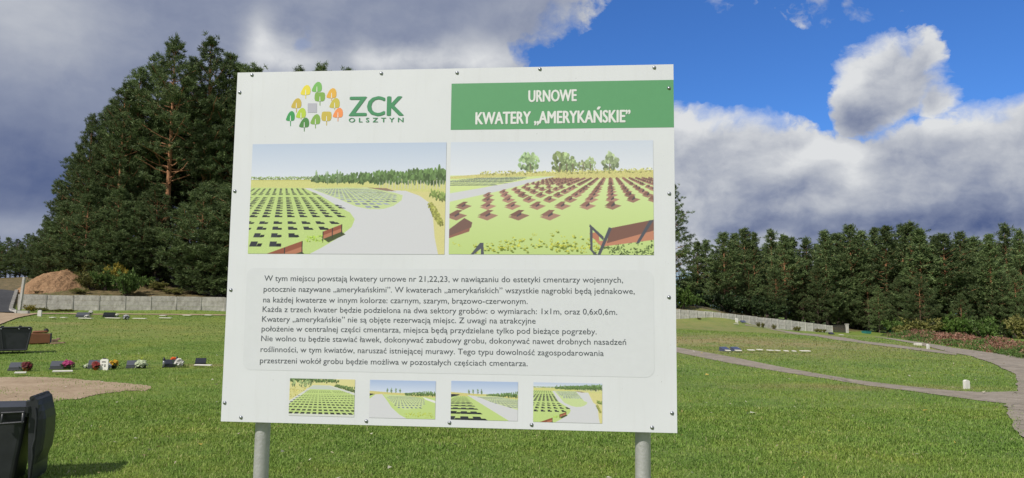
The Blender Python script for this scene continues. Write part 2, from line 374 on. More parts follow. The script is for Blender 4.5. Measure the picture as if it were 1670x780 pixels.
def crack(m_):
    N = NT(m_.node_tree); b = N.n['Principled BSDF']; old = b.inputs['Base Color'].links[0].from_socket
    pos = N.new('ShaderNodeNewGeometry').outputs['Position']; v = N.new('ShaderNodeTexVoronoi', feature='DISTANCE_TO_EDGE'); v.inputs['Scale'].default_value = 0.55
    N.l.new(N.vm('ADD', pos, N.vm('MULTIPLY', N.noise(pos, 1.3, 4, 0.6, out=1), (0.9, 0.9, 0))), v.inputs['Vector'])
    k = N.m('MULTIPLY', N.step(v.outputs['Distance'], 0.022, 0.006), N.step(N.noise(pos, 0.4, 2), 0.45, 0.6))
    grit = N.ramp(N.noise(pos, 3.0, 8, 0.75), [(0.3, (0.72, 0.72, 0.70)), (0.55, (1, 1, 1)), (0.75, (1.22, 1.2, 1.16))])
    N.put(b.inputs['Base Color'], N.mix(N.m('MULTIPLY', k, 0.55), N.mix(1.0, old, grit, 'MULTIPLY'), (0.06, 0.055, 0.04)))
crack(M_road)
M_sand = pos_mat('sandy_soil', [(0.22, 0.155, 0.10), (0.32, 0.24, 0.16), (0.42, 0.33, 0.235)], 0.9, bump=0.6, bscale=11.0, bd=0.03)
M_mound = pos_mat('sand_heap', [(0.17, 0.10, 0.052), (0.30, 0.18, 0.098), (0.37, 0.24, 0.135)], 0.7, bump=1.0, bscale=1.6, bd=0.35)
M_asph = pos_mat('fresh_asphalt', [(0.030, 0.031, 0.034), (0.042, 0.043, 0.047), (0.058, 0.059, 0.062)], 0.5, rough=0.8, bscale=40)

AVOID = []                          # ground polygons where no turf grows
def resample(L, n):
    L = np.asarray(L); s_ = np.r_[0, np.cumsum(np.linalg.norm(np.diff(L[:, :2], axis=0), axis=1))]
    t = np.linspace(0, s_[-1], n); return np.stack([np.interp(t, s_, L[:, 0]), np.interp(t, s_, L[:, 1])], -1)
def strip(name, A, B, mat_, lift, n=160, across=8, kind='structure', rag=0.0, crown=0.0):
    a = resample(gline(A), n); b = resample(gline(B), n)
    if rag > 0:
        ac = b-a; wl = np.linalg.norm(ac, axis=1, keepdims=True); ac = ac/np.maximum(wl, 1e-6)
        for e in (a, b):
            w = np.cumsum(rng.normal(0, rag*0.35, n)); w -= np.linspace(0, 1, n)*w[-1]
            w = np.clip(w, -rag*2, rag*2)+rng.normal(0, rag*0.3, n); w = np.clip(w[:, None], -wl*0.35, wl*0.35)
            e += ac*w
    t = np.linspace(0, 1, across+1)[None, :, None]
    G = a[:, None]*(1-t)+b[:, None]*t; Z = gz(G[..., 0], G[..., 1])+lift
    Vv = np.concatenate([G, Z[..., None]], -1); ii = np.arange(n*(across+1)).reshape(n, across+1)
    qd = np.stack([ii[:-1, :-1], ii[1:, :-1], ii[1:, 1:], ii[:-1, 1:]], -1).reshape(-1, 4)
    v0, v1, v2 = Vv.reshape(-1, 3)[qd[0, 0]], Vv.reshape(-1, 3)[qd[0, 1]], Vv.reshape(-1, 3)[qd[0, 2]]
    if np.cross(v1-v0, v2-v0)[2] < 0: qd = qd[:, ::-1]
    me = np_mesh(name, Vv, qd.ravel(), np.arange(len(qd))*4)
    AVOID.append(np.concatenate([a, b[::-1]]))
    return tag(link(name, me, None, mat_), kind=kind)
strip('path', [(1060, 561), (1104, 567), (1198, 583.5), (1269, 598), (1341, 611), (1413, 622.5), (1485, 631), (1557, 638), (1600, 640), (1668, 639)],
      [(1060, 568), (1104, 575), (1198, 594), (1269, 606), (1341, 617), (1413, 629), (1485, 638), (1557, 648), (1590, 653), (1668, 662)], M_road, 0.010, rag=0.03)
strip('path', [(1215, 529), (1262, 536.3), (1305, 543), (1413, 557.4), (1485, 566.4), (1560, 576)], [(1215, 531), (1262, 539), (1305, 546.5), (1413, 561.5), (1485, 570.6), (1560, 580)], M_road, 0.018, rag=0.05)
strip('road', [(1431, 551), (1485, 560), (1521, 568), (1549, 575), (1585, 582.5), (1621, 595), (1650, 611), (1661, 624), (1657, 640), (1636, 664), (1653, 697), (1690, 740), (1740, 830)],
      [(1426, 549.5), (1503, 559), (1556, 568), (1628, 577), (1670, 584), (1720, 595), (1780, 610), (1830, 640), (1860, 680), (1890, 720), (1930, 760), (1980, 820), (2050, 900)], M_road, 0.022, n=220, across=24, rag=0.05)
strip('dirt_track', [(-160, 615), (-60, 617), (0, 618), (60, 617), (120, 620), (180, 624), (246, 630)],
      [(-160, 668), (-60, 668), (0, 664), (60, 660), (110, 655), (170, 645), (246, 636)], M_sand, 0.010, n=140, across=20, rag=0.16)
strip('sandy_road', [(-120, 509), (-40, 510.5), (0, 511.5), (20, 512.2), (40, 512.8), (58, 513.0)], [(-200, 560), (-60, 545), (0, 531), (10, 526), (26, 519.5), (58, 513.6)], M_sand, 0.05, n=80, across=16, rag=0.1)
strip('asphalt_road', [(-150, 476), (-100, 491), (-60, 505), (-30, 511)], [(26, 476), (22, 490), (18, 504), (22, 511)], M_asph, 0.07, n=40, across=10)
strip('bare_strip', [(45, 512), (110, 511.2), (200, 512.0), (300, 513), (372, 514)], [(45, 513.3), (110, 513.0), (200, 513.6), (300, 514.4), (372, 515)], M_sand, 0.03, n=120, across=3, rag=0.12)

# kerb of the asphalt road
M_conc = mat('kerb_concrete', (0.42, 0.40, 0.37), 0.9, var=0.25, vscale=3)
kl = gline([(27, 475.5), (24.5, 484), (21, 494), (18, 503), (17.5, 507), (20, 509.5), (30, 511.3), (47, 512.6)])
kb = MB()
kl2 = resample(kl, 26)
for i in range(25):
    p, p2 = kl2[i], kl2[i+1]; c_ = (p+p2)/2; d = p2-p; L_ = float(np.hypot(*d))
    kb.box((0, 0, 0.06), (L_*1.0-0.02, 0.22, 0.26), 0, T(c_[0], c_[1], gz1(*c_))@Rm(math.atan2(d[1], d[0]), 'Z'))
tag(kb.build('kerb', M_conc), kind='structure')

# ------------------------------------------------------------------ grass
def inpoly(x, y, P_):
    ins = np.zeros(len(x), bool); n = len(P_)
    for i in range(n):
        x1, y1 = P_[i]; x2, y2 = P_[(i+1) % n]
        if y1 == y2: continue
        c_ = ((y1 > y) != (y2 > y)) & (x < (x2-x1)*(y-y1)/(y2-y1)+x1); ins ^= c_
    return ins
def blade_field(y0, y1, dens, h0, h1, wid, seg):
    area = (y1-y0)*(0.76*(y0+y1)+3); n = int(area*dens)
    y = rng.uniform(y0, y1, int(n*1.25)); x = rng.uniform(-1, 1, len(y))*(0.76*y1+1.5)
    k = np.abs(x) < 0.76*y+1.5; x, y = x[k], y[k]
    cl = 0.5+0.5*np.sin(x*3.1+1.7*np.sin(y*2.3))*np.sin(y*2.7+1.3*np.sin(x*1.9))
    k = rng.random(len(x)) < 0.55+0.45*cl; x, y, cl = x[k], y[k], cl[k]
    jx = x+rng.normal(0, 0.04, len(x)); jy = y+rng.normal(0, 0.07, len(x))
    for i, P_ in enumerate(AVOID):
        js = 0.34 if i == 3 else (0.10 if i < 3 else 0.0)
        k = ~inpoly(x+rng.normal(0, 0.04, len(x))+js*rng.normal(0, 1, len(x)), y+js*rng.normal(0, 1, len(x)), P_)
        if i == 3: k |= rng.random(len(x)) < 0.28*np.clip(np.sin(x*1.3+y)*np.sin(y*2.1+x*0.4)+0.25, 0, 1)
        x, y, jx, jy, cl = x[k], y[k], jx[k], jy[k], cl[k]
    n = len(x); z = gz(x, y); h = rng.uniform(h0, h1, n)*(0.8+0.4*cl); a = rng.uniform(0, 2*np.pi, n); le = rng.uniform(0.25, 1.25, n)
    lean = np.stack([np.cos(a), np.sin(a)], -1)*(h*le)[:, None]
    b = a+np.pi/2+rng.normal(0, 0.5, n); wv = np.stack([np.cos(b), np.sin(b), 0*b], -1)*(wid*rng.uniform(0.6, 1.3, n)/2)[:, None]
    base = np.stack([x, y, z-0.005], -1); tip = base+np.concatenate([lean, (h*np.sqrt(np.maximum(0.12, 1-0.62*le**2)))[:, None]], -1)
    if not seg: return np.stack([base-wv, base+wv, tip], 1)
    mid = base+np.concatenate([lean*0.35, (h*0.62)[:, None]], -1)
    q_ = np.stack([base-wv, base+wv, mid+wv*0.8, mid-wv*0.8, tip], 1)
    return q_
near = [blade_field(4.8, 9, 3800, 0.022, 0.054, 0.0075, True), blade_field(9, 13.5, 2300, 0.022, 0.058, 0.0100, True)]
Q = np.concatenate(near); n = len(Q); o5 = np.arange(n)*5
lp = np.stack([o5, o5+1, o5+2, o5+3, o5+3, o5+2, o5+4], -1); st = np.stack([np.arange(n)*7, np.arange(n)*7+4], -1)
M_blade = grass_mat('grass_blades', True)
tag(link('grass', np_mesh('grass', Q, lp.ravel(), st.ravel()), None, M_blade), 'short mown green grass in the foreground below the board', 'grass', kind='stuff')
far_ = [blade_field(13.5, 20, 800, 0.028, 0.062, 0.015, False), blade_field(20, 32, 260, 0.03, 0.065, 0.026, False), blade_field(32, 60, 46, 0.04, 0.08, 0.05, False)]
tag(link('grass', tri_mesh('grass', np.concatenate(far_)), None, M_blade), 'mown grass of the fields behind the board up to the walls', 'grass', kind='stuff')
# fallen leaves, daisies
def specks(n, y0, y1, size, z=0.05):
    y = rng.uniform(y0, y1, n); x = rng.uniform(-0.72, 0.72, n)*y; zz = gz(x, y)+z
    c_ = np.stack([x, y, zz], -1); return c_[:, None, :]+rng.normal(0, size, (n, 3, 3))*np.array([1, 1, 0.5])
M_leafy = foliage('fallen_leaf', [(0.42, 0.33, 0.05), (0.30, 0.24, 0.10), (0.55, 0.55, 0.48), (0.16, 0.09, 0.03)], 0.1, 0.0)
tag(link('fallen_leaves', tri_mesh('fallen_leaves', np.concatenate([specks(260, 7, 16, 0.018), specks(260, 16, 34, 0.03)])), None, M_leafy), 'small yellow and pale fallen leaves scattered over the lawn', 'leaves', kind='stuff')

# ------------------------------------------------------------------ information board
BW, BH = 1.9, 1.9*1.4355/1.8
BA = -0.0917; BC = EYE+np.array([-0.2627, 2.9244, 0.2618])*(BW/1.8)
BU = np.array([math.cos(BA), math.sin(BA), 0]); BN = np.array([math.sin(BA), -math.cos(BA), 0])
def buv(px, py):
    d = ray(px, py); t = np.dot(BC-EYE, BN)/np.dot(d, BN); p = EYE+d*t-BC; return float(np.dot(p, BU)), float(p[2])
base = BC.copy(); base[2] = 0.0
board = thing('information_board', 'large white information board on two galvanised posts, printed with a green heading, pictures and text', 'sign', base, BA)
ZC = BC[2]
def loc(u, v, off=0.0): return (u, -off, v+ZC)      # board frame: x along, -y towards the reader
M_white = mat('white_sheet', (0.635, 0.655, 0.69), 0.45, spec=0.4, var=0.03, vscale=2.2)
N = NT(M_white.node_tree); b = N.n['Principled BSDF']; old = b.inputs['Base Color'].links[0].from_socket; tcn = N.new('ShaderNodeTexCoord')
strk = N.ramp(N.noise(N.vm('MULTIPLY', tcn.outputs['Object'], (1, 1, 0.07)), 26.0, 5, 0.7), [(0.30, (0.965, 0.962, 0.955)), (0.48, (1, 1, 1))])
spk = N.ramp(N.noise(tcn.outputs['Object'], 130.0, 2, 0.5), [(0.235, (0.45, 0.44, 0.42)), (0.26, (1, 1, 1))])
N.put(b.inputs['Base Color'], N.mix(1.0, N.mix(1.0, old, strk, 'MULTIPLY'), spk, 'MULTIPLY'))
wv = N.new('ShaderNodeBump'); wv.inputs['Strength'].default_value = 0.25; wv.inputs['Distance'].default_value = 0.02; N.l.new(N.noise(tcn.outputs['Object'], 2.2, 2, 0.4), wv.inputs['Height']); N.l.new(wv.outputs[0], b.inputs['Normal'])
M_alu = mat('sheet_edge', (0.62, 0.63, 0.64), 0.45, metal=0.6)
M_galv = mat('galvanised_steel', (0.50, 0.50, 0.50), 0.5, metal=0.55, var=0.12, vscale=18, bump=0.15, bscale=90)
M_bolt = mat('zinc_bolt', (0.42, 0.44, 0.47), 0.35, metal=1.0)
pb = MB(); pb.box(loc(0, 0, -0.002), (BW, 0.004, BH), 0); pb.build('panel', M_white, board)
fr = MB()
for v_ in (-BH/2+0.03, 0.0, BH/2-0.03): fr.box(loc(0, v_, -0.0165), (BW-0.06, 0.025, 0.04), 0)
for u_ in (-BW/2+0.03, BW/2-0.03): fr.box(loc(u_, 0, -0.0165), (0.04, 0.024, BH-0.1), 0)
fr.build('frame', M_galv, board)
for px in (421.5, 1046.5):
    u_, _ = buv(px, 705); u_ *= 1.012
    p_ = MB(); p_.tube([(u_, 0.0645, -0.3), (u_, 0.0645, 0.9), (u_, 0.0645, ZC+BH/2-0.05)], 0.0315, 28)
    p_.build('post', M_galv, board)
for px, py in [(411, 122.5), (622, 120), (745.5, 119), (880.5, 113), (1067, 110.5), (391, 151), (1091, 144), (383, 312), (1091.5, 316), (376.5, 473), (1091, 485),
               (366.5, 657), (1096, 674), (393, 681), (597.5, 687), (733, 689.5), (867, 693), (1063.5, 697.5)]:
    u_, v_ = buv(px, py)
    b_ = MB(); b_.lathe([(0.0078, 0), (0.0078, 0.0012), (0.0055, 0.0013), (0.0055, 0.0035), (0.004, 0.0052), (0.002, 0.0058)], 12, 0, T(*loc(u_, v_))@Rm(R(90), 'X'))
    b_.build('bolt', M_bolt, board)

def flat(name, polys, mats, off, parent=board):     # polys: list of (uv list, material index)
    mb = MB()
    for P_, mi in polys:
        ar = sum(P_[i][0]*P_[(i+1) % len(P_)][1]-P_[(i+1) % len(P_)][0]*P_[i][1] for i in range(len(P_)))
        P_ = P_ if ar > 0 else P_[::-1]
        mb.add([loc(u, v, off+(0.0005 if mi == 13 else 0)) for u, v in P_], [tuple(range(len(P_)))], mi)
    return mb.build(name, mats, parent)
def pm(name, rgb, k=0.98, rough=0.45): return mat(name, tuple(min(0.9, c/k) for c in s2l(rgb)), rough, spec=0.4, var=0.02, vscale=30)
M_gban = pm('green_print', (92, 150, 106)); M_pgrey = pm('pale_grey_print', (202, 205, 210)); M_txt = pm('dark_grey_print', (80, 85, 91)); M_zck = pm('deep_green_print', (70, 136, 96)); M_wtxt = pm('white_print', (214, 216, 215))
u0, v1 = buv(736.5, 136.7); _, v0 = buv(736, 212)
flat('heading_banner', [([(u0, v0), (BW/2-0.0005, v0), (BW/2-0.0005, v1), (u0, v1)], 0)], M_gban, 0.0006)
# rounded pale panel behind the text
(u0, v1), (u1, _), (_, v0) = buv(403, 437), buv(1066, 440), buv(600, 607)
rr = 0.035; P_ = []
for cx, cy, a0 in ((u1-rr, v1-rr, 0), (u0+rr, v1-rr, 90), (u0+rr, v0+rr, 180), (u1-rr, v0+rr, 270)):
    P_ += [(cx+rr*math.cos(R(a0+k*15)), cy+rr*math.sin(R(a0+k*15))) for k in range(7)]
flat('text_panel', [(P_, 0)], M_pgrey, 0.0006)

def glyphs(body, spacing=1.0):
    cu = bpy.data.curves.new('glyphs', 'FONT'); cu.body = body; cu.size = 1.0; cu.space_character = spacing; cu.resolution_u = 3
    to = bpy.data.objects.new('glyphs', cu); C.objects.link(to); bpy.context.view_layer.update()
    me = bpy.data.meshes.new_from_object(to.evaluated_get(bpy.context.evaluated_depsgraph_get())); bpy.data.objects.remove(to)
    co = np.zeros(len(me.vertices)*3, np.float32); me.vertices.foreach_get('co', co); fs = [tuple(p.vertices) for p in me.polygons]
    return co.reshape(-1, 3)[:, :2].astype(float), fs
PLAIN = dict(zip('ąęćńśżŃ', 'aecnszN')); _gw = {}
def text(name, s, x0, y0_, x1, y1_, cap, m_, bold=0.0, off=0.0014, spacing=1.0):
    flat_s = ''.join(PLAIN.get(ch, ch) for ch in s); V, Fs = glyphs(flat_s, spacing); V = [tuple(v) for v in V]
    th = 0.075+bold*1.6
    for i, ch in enumerate(s):
        if ch not in PLAIN: continue
        b_ = PLAIN[ch]
        if b_ not in _gw: g0 = glyphs(b_)[0]; _gw[b_] = (g0[:, 0].max()-g0[:, 0].min(), g0[:, 1].max())
        w, top = _gw[b_]; xr = glyphs(flat_s[:i+1], spacing)[0][:, 0].max(); cx = xr-w/2; n0 = len(V)
        if ch in 'ąę': xo = xr-(0.03 if ch == 'ą' else w*0.28); P_ = [(xo-0.02, 0.01), (xo-0.085, -0.09), (xo-0.085, -0.165), (xo-0.03, -0.20), (xo+0.04, -0.19), (xo+0.03, -0.14), (xo-0.015, -0.13), (xo-0.01, -0.08), (xo+0.05, 0.01)]; P_ = P_[::-1]
        elif ch == 'ż': P_ = [(cx-th*.62, top+0.09), (cx+th*.62, top+0.09), (cx+th*.62, top+0.09+th*1.2), (cx-th*.62, top+0.09+th*1.2)]
        else: P_ = [(cx-0.05, top+0.07), (cx-0.05+th, top+0.07), (cx+0.07+th, top+0.21), (cx+0.04, top+0.21)]
        V += P_; k = len(P_)
        if ch in 'ąę':
            i_ = [n0+j for j in range(9)]; Fs += [(i_[0], i_[1], i_[7], i_[8]), (i_[1], i_[2], i_[6], i_[7]), (i_[2], i_[3], i_[4], i_[5], i_[6])]
        else: Fs.append(tuple(range(n0, n0+k)))
    V = np.array(V); ua, va = buv(x0, y0_); ub, vb = buv(x1, y1_)
    lx, hx = V[:, 0].min(), V[:, 0].max(); t = (V[:, 0]-lx)/(hx-lx); capu = cap*(buv(x0, y0_-10)[1]-va)/10.0
    mb = MB(); layers = [(0, 0)] if bold == 0 else [(-bold, 0), (0, -bold*.4), (bold, 0), (0, bold*.4)]
    sx = (ub-ua)/(hx-lx)
    for k, (dx, dy) in enumerate(layers):
        mb.add([loc(ua+(ub-ua)*tt+dx*sx, va+(vb-va)*tt+(v[1]+dy)*capu/0.729, off+0.00012*k) for tt, v in zip(t, V)], Fs)
    return mb.build(name, m_, board)
text('heading_text', 'URNOWE', 862.3, 166.5, 940, 164.8, 19.6, M_wtxt, 0.042)
text('heading_text', 'KWATERY „AMERYKAŃSKIE”', 776, 203, 1027.5, 199.3, 20.5, M_wtxt, 0.042)
text('logo_text', 'ZCK', 569.7, 189, 657.5, 188.3, 32.5, M_zck, 0.030)
text('logo_text', 'OLSZTYN', 569, 199.6, 657.8, 199.2, 7.4, M_zck, 0.02, spacing=1.75)
for s, x0, y0_, x1, y1_ in [
    ('W tym miejscu powstają kwatery urnowe nr 21,22,23, w nawiązaniu do estetyki cmentarzy wojennych,', 431, 458.3, 1016, 461.2),
    ('potocznie nazywane „amerykańskimi”. W kwaterach „amerykańskich” wszystkie nagrobki będą jednakowe,', 430, 475.8, 1035, 479.6),
    ('na każdej kwaterze w innym kolorze: czarnym, szarym, brązowo-czerwonym.', 429.3, 493.2, 860.5, 496),
    ('Każda z trzech kwater będzie podzielona na dwa sektory grobów: o wymiarach: 1x1m, oraz 0,6x0,6m.', 428.3, 508.8, 1006.5, 513.5),
    ('Kwatery „amerykańskie” nie są objęte rezerwacją miejsc. Z uwagi na atrakcyjne', 427.5, 524.8, 873.5, 528.0),
    ('położenie w centralnej części cmentarza, miejsca będą przydzielane tylko pod bieżące pogrzeby.', 426.7, 540.4, 973, 545.4),
    ('Nie wolno tu będzie stawiać ławek, dokonywać zabudowy grobu, dokonywać nawet drobnych nasadzeń', 426, 556.3, 1021, 562.6),
    ('roślinności, w tym kwiatów, naruszać istniejącej murawy. Tego typu dowolność zagospodarowania', 425, 574, 984.5, 580.7),
    ('przestrzeni wokół grobu będzie możliwa w pozostałych częściach cmentarza.', 424, 592.3, 860.5, 597.3)]:
    text('body_text', s, x0, y0_, x1, y1_, 9.6, M_txt, 0.0)

# tree emblem of the logo
def lg(x, y): return buv(460+x/7.8, 120+y/7.8)
crown_a = [(0.03, 0.93), (0.0, 0.84), (0.10, 0.60), (0.25, 0.32), (0.42, 0.12), (0.60, 0.02), (0.78, 0.03), (0.93, 0.18), (1.0, 0.42), (1.0, 0.68), (0.95, 0.88), (0.84, 0.97), (0.5, 1.0), (0.2, 0.99)]
crown_b = [(0.06, 0.93), (0.0, 0.72), (0.02, 0.35), (0.08, 0.08), (0.22, 0.0), (0.8, 0.0), (0.94, 0.06), (1.0, 0.3), (0.98, 0.7), (0.9, 0.92), (0.76, 1.0), (0.25, 1.0)]
lp_, lm = [], []; M_pstem = M_wtxt
for k, (x0, y0_, x1, y1_, col, sty, tr) in enumerate([
    (235, 145, 362, 275, (218, 205, 68), 'a', 320), (377, 105, 507, 235, (116, 176, 92), 'a', 240), (413, 240, 548, 355, (122, 164, 76), 'b', 408), (565, 185, 692, 315, (214, 168, 70), 'a', 348),
    (602, 310, 733, 440, (190, 178, 76), 'a', 465), (116, 313, 246, 443, (190, 168, 72), 'a', 495), (176, 436, 303, 567, (172, 196, 66), 'a', 585), (50, 476, 162, 605, (58, 146, 82), 'a', 670),
    (217, 560, 345, 688, (76, 130, 68), 'a', 738), (360, 516, 486, 648, (124, 164, 78), 'a', 698), (500, 485, 630, 605, (190, 172, 78), 'b', 662), (645, 435, 774, 562, (228, 142, 84), 'a', 610)]):
    m_ = pm('logo_print_%s' % ['yellow', 'green', 'olive', 'amber', 'mustard', 'ochre', 'lime', 'emerald', 'moss', 'leaf', 'straw', 'orange'][k], col); lm.append(m_)
    lp_.append(([lg(x0+(x1-x0)*a, y0_+(y1_-y0_)*b) for a, b in (crown_a if sty == 'a' else crown_b)], k))
    cx = (x0+x1)/2+2; st_ = y0_+(y1_-y0_)*0.48
    lp_.append(([lg(cx-6, y1_), lg(cx+6, y1_), lg(cx+4, st_), lg(cx-3, st_)], 13))
    lp_.append(([lg(cx-5, y1_+1), lg(cx+5, y1_+1), lg(cx+4, tr), lg(cx-4, tr)], k))
lm.append(pm('logo_print_grey', (172, 172, 184))); lm.append(M_wtxt); lp_.append(([lg(327, 380), lg(443, 380), lg(443, 498), lg(327, 498)], 12))
em = flat('logo_emblem', lp_, lm, 0.0008)
# ---- printed pictures: painted into a fine grid of coloured faces
class Canvas:
    def __init__(s, w, h): s.w, s.h = w*2, h*2; s.a = np.zeros((s.h, s.w, 3)); s.yy, s.xx = np.mgrid[0:s.h, 0:s.w]; s.xx = (s.xx+0.5)/s.w; s.yy = (s.yy+0.5)/s.h
    def poly(s, P_, col, noise=0.0, clip=None):
        P_ = np.asarray(P_, float); x0 = max(0, int(P_[:, 0].min()*s.w)); x1 = min(s.w, int(P_[:, 0].max()*s.w)+2); y0 = max(0, int(P_[:, 1].min()*s.h)); y1 = min(s.h, int(P_[:, 1].max()*s.h)+2)
        if x1 <= x0 or y1 <= y0: return
        X = s.xx[y0:y1, x0:x1]; Y = s.yy[y0:y1, x0:x1]; k = inpoly(X.ravel(), Y.ravel(), P_).reshape(X.shape)
        c = np.array(col, float)
        if noise > 0: c = c*(1+rng.normal(0, noise, X.shape+(1,)))
        s.a[y0:y1, x0:x1] = np.where(k[..., None], c, s.a[y0:y1, x0:x1])
    def grad(s, y0, y1, c0, c1):
        k = (s.yy >= y0) & (s.yy < y1); t = ((s.yy-y0)/(y1-y0))[..., None]; s.a = np.where(k[..., None], np.array(c0)*(1-t)+np.array(c1)*t, s.a)
    def clump(s, cx, cy, rx, ry, col, n=40, dot=0.35):
        for i in range(n):
            a, r_ = rng.uniform(0, 2*np.pi), math.sqrt(rng.random()); x, y = cx+math.cos(a)*r_*rx, cy+math.sin(a)*r_*ry
            d = dot*rng.uniform(0.5, 1.1); k = 0.75+0.5*rng.random()-0.15*(y-cy)/ry
            s.poly([(x-rx*d, y), (x-rx*d*.4, y-ry*d), (x+rx*d*.5, y-ry*d), (x+rx*d, y), (x+rx*d*.4, y+ry*d), (x-rx*d*.4, y+ry*d)], np.array(col)*k)
    def done(s): return s.a.reshape(s.h//2, 2, s.w//2, 2, 3).mean((1, 3))
def stones(cv, vp, cols, kx, ky, dist, col, region, size=(0.55, 0.8), side=None):
    for d in sorted(dist, reverse=True):
        for c in cols:
            x = vp[0]+c*kx/d; y = vp[1]+ky/d
            if not inpoly(np.array([x]), np.array([y]), region)[0]: continue
            w = size[0]*kx/d; d2 = d/(1+0.0)-size[1]; d2 = max(d2, 0.3); yb = vp[1]+ky/d2; xb = vp[0]+c*kx/d2; wb = size[0]*kx/d2
            cv.poly([(x-w/2, y), (x+w/2, y), (xb+wb/2, yb), (xb-wb/2, yb)], np.array(col)*rng.uniform(0.85, 1.2))
            if side is not None and wb > 0.012:
                ym = (y+yb)/2; cv.poly([(x+w/2, y*.6+yb*.4), (x+w*1.15, y*.6+yb*.4), (xb+wb*1.15, yb*.97+y*.03), (xb+wb/2, yb)], np.array(side)*rng.uniform(0.9, 1.1))
LAWN, LAWN2, PATHC, TAN, TREE = (180, 200, 130), (200, 216, 160), (199, 200, 207), (188, 186, 118), (92, 116, 72)
BLK, GRY, BRN = (48, 50, 57), (132, 137, 156), (134, 102, 94)
def pic_valley(w, h, hz=0.36, small=False):
    cv = Canvas(w, h); cv.grad(0, hz, (178, 191, 214), (208, 213, 226)); cv.grad(hz-0.03, 1.01, TAN, TAN)
    cv.poly([(0, hz-.02), (1, hz-.01), (1, hz+.1), (0, hz+.07)], (196, 196, 130), 0.04)
    for x in np.arange(0, 0.36, 0.012): cv.clump(x, hz-.045, .012, .014, (128, 146, 96), 10)
    for x in np.arange(0.33, 1.0, 0.016):
        t = (x-.33)/.67; cv.clump(x, hz-.035-.02*t, .018, .03+.05*t*rng.uniform(.6, 1.1), TREE, 26)
        if t > .5: cv.poly([(x-.001, hz-.02), (x+.002, hz-.02), (x+.002, hz+.05+.01*t), (x-.001, hz+.05+.01*t)], (190, 190, 180))
    for x in (.34, .395, .45, .465): cv.clump(x, hz-.05, .008, .055, (112, 132, 98), 22)
    cv.poly([(.62, hz+.05), (.7, hz+.045), (.78, hz+.075), (.85, hz+.08), (1, hz+.09), (1, 1), (0, 1), (0, hz+.04)], (202, 196, 138), 0.03)
    cv.poly([(.25, hz+.05), (.4, hz+.045), (.62, hz+.045), (.73, hz+.07), (.80, hz+.075), (.87, .48), (.925, .55), (.94, .68), (.95, .85), (.97, 1.01), (0.2, 1.01), (.2, .6)], PATHC, 0.006)
    cv.poly([(.60, hz+.045), (.70, hz+.05), (.75, hz+.08), (.70, hz+.075)], (140, 120, 105))
    pl = [(.31, hz+.05), (.5, hz+.042), (.62, hz+.05), (.74, .45), (.785, .475), (.78, .52), (.74, .57), (.69, .597), (.62, .60), (.55, .575), (.45, .50)]
    cv.poly(pl, (188, 203, 150), 0.03)
    stones(cv, (.45, hz-.02), np.arange(-8, 26)*.62, .17, .62, np.arange(2.7, 9, .34), GRY, [(.33, hz+.055), (.5, hz+.05), (.61, hz+.055), (.76, .47), (.74, .53), (.64, .58), (.56, .56)], (.42, .2))
    lawn = [(0, hz+.04), (.275, hz+.045), (.36, .47), (.45, .565), (.52, .63), (.545, .69), (.53, .76), (.46, .86), (.38, .945), (.31, 1.01), (0, 1.01)]
    cv.poly(lawn, LAWN, 0.035)
    reg = [(-.2, hz+.045), (.265, hz+.045), (.36, .5), (.47, .62), (.485, .655), (.40, .74), (.33, .80), (.25, .85), (.14, .93), (-.2, 1.0)]
    d = [1.0, 1.125, 1.25, 1.375]+list(np.arange(1.55, 2.6, .105))+list(np.arange(2.78, 4.4, .125))
    reg = [(-.2, hz+.045), (.265, hz+.045), (.36, .47), (.47, .58), (.50, .645), (.44, .70), (.33, .80), (.25, .85), (.14, .93), (-.2, 1.0)]
    stones(cv, (.17, hz-.14), np.arange(-9, 14)-.4, .098, .67, d, BLK, reg, (.36, .066), (36, 37, 43))
    for x in range(30): cv.clump(.30+.11*rng.random(), .84+.05*rng.random(), .012, .012, (150, 180, 70), 4)
    for (a, b, c_, d_) in ((.385, .80, .48, .735), (.10, 1.0, .28, .885)):
        th = .035 if a > .3 else .05
        cv.poly([(a, b), (c_, d_), (c_, d_+th), (a, b+th)], (140, 84, 66)); cv.poly([(a, b+th), (c_, d_+th), (c_+.005, d_+th*1.9), (a+.005, b+th*1.9)], (172, 116, 92)); cv.poly([(a+.002, b+th*1.9), (c_, d_+th*1.9), (c_+.02, d_+th*2.6), (a+.03, b+th*2.8)], (70, 80, 50))
        for xx, yy in ((a, b), ((a+c_)/2, (b+d_)/2), (c_, d_)): cv.poly([(xx-.003, yy), (xx+.003, yy), (xx+.003, yy+th*2.6), (xx-.003, yy+th*2.6)], (60, 58, 56))
    for x in np.arange(.93, 1.0, .008): cv.clump(x, .46+.5*(x-.93), .012, .04, (120, 138, 78), 12); 
    for k in range(26): t = k/26; cv.clump(.925+.055*t, .56+.17*t, .015, .03, (140, 142, 78), 8)
    return cv.done()
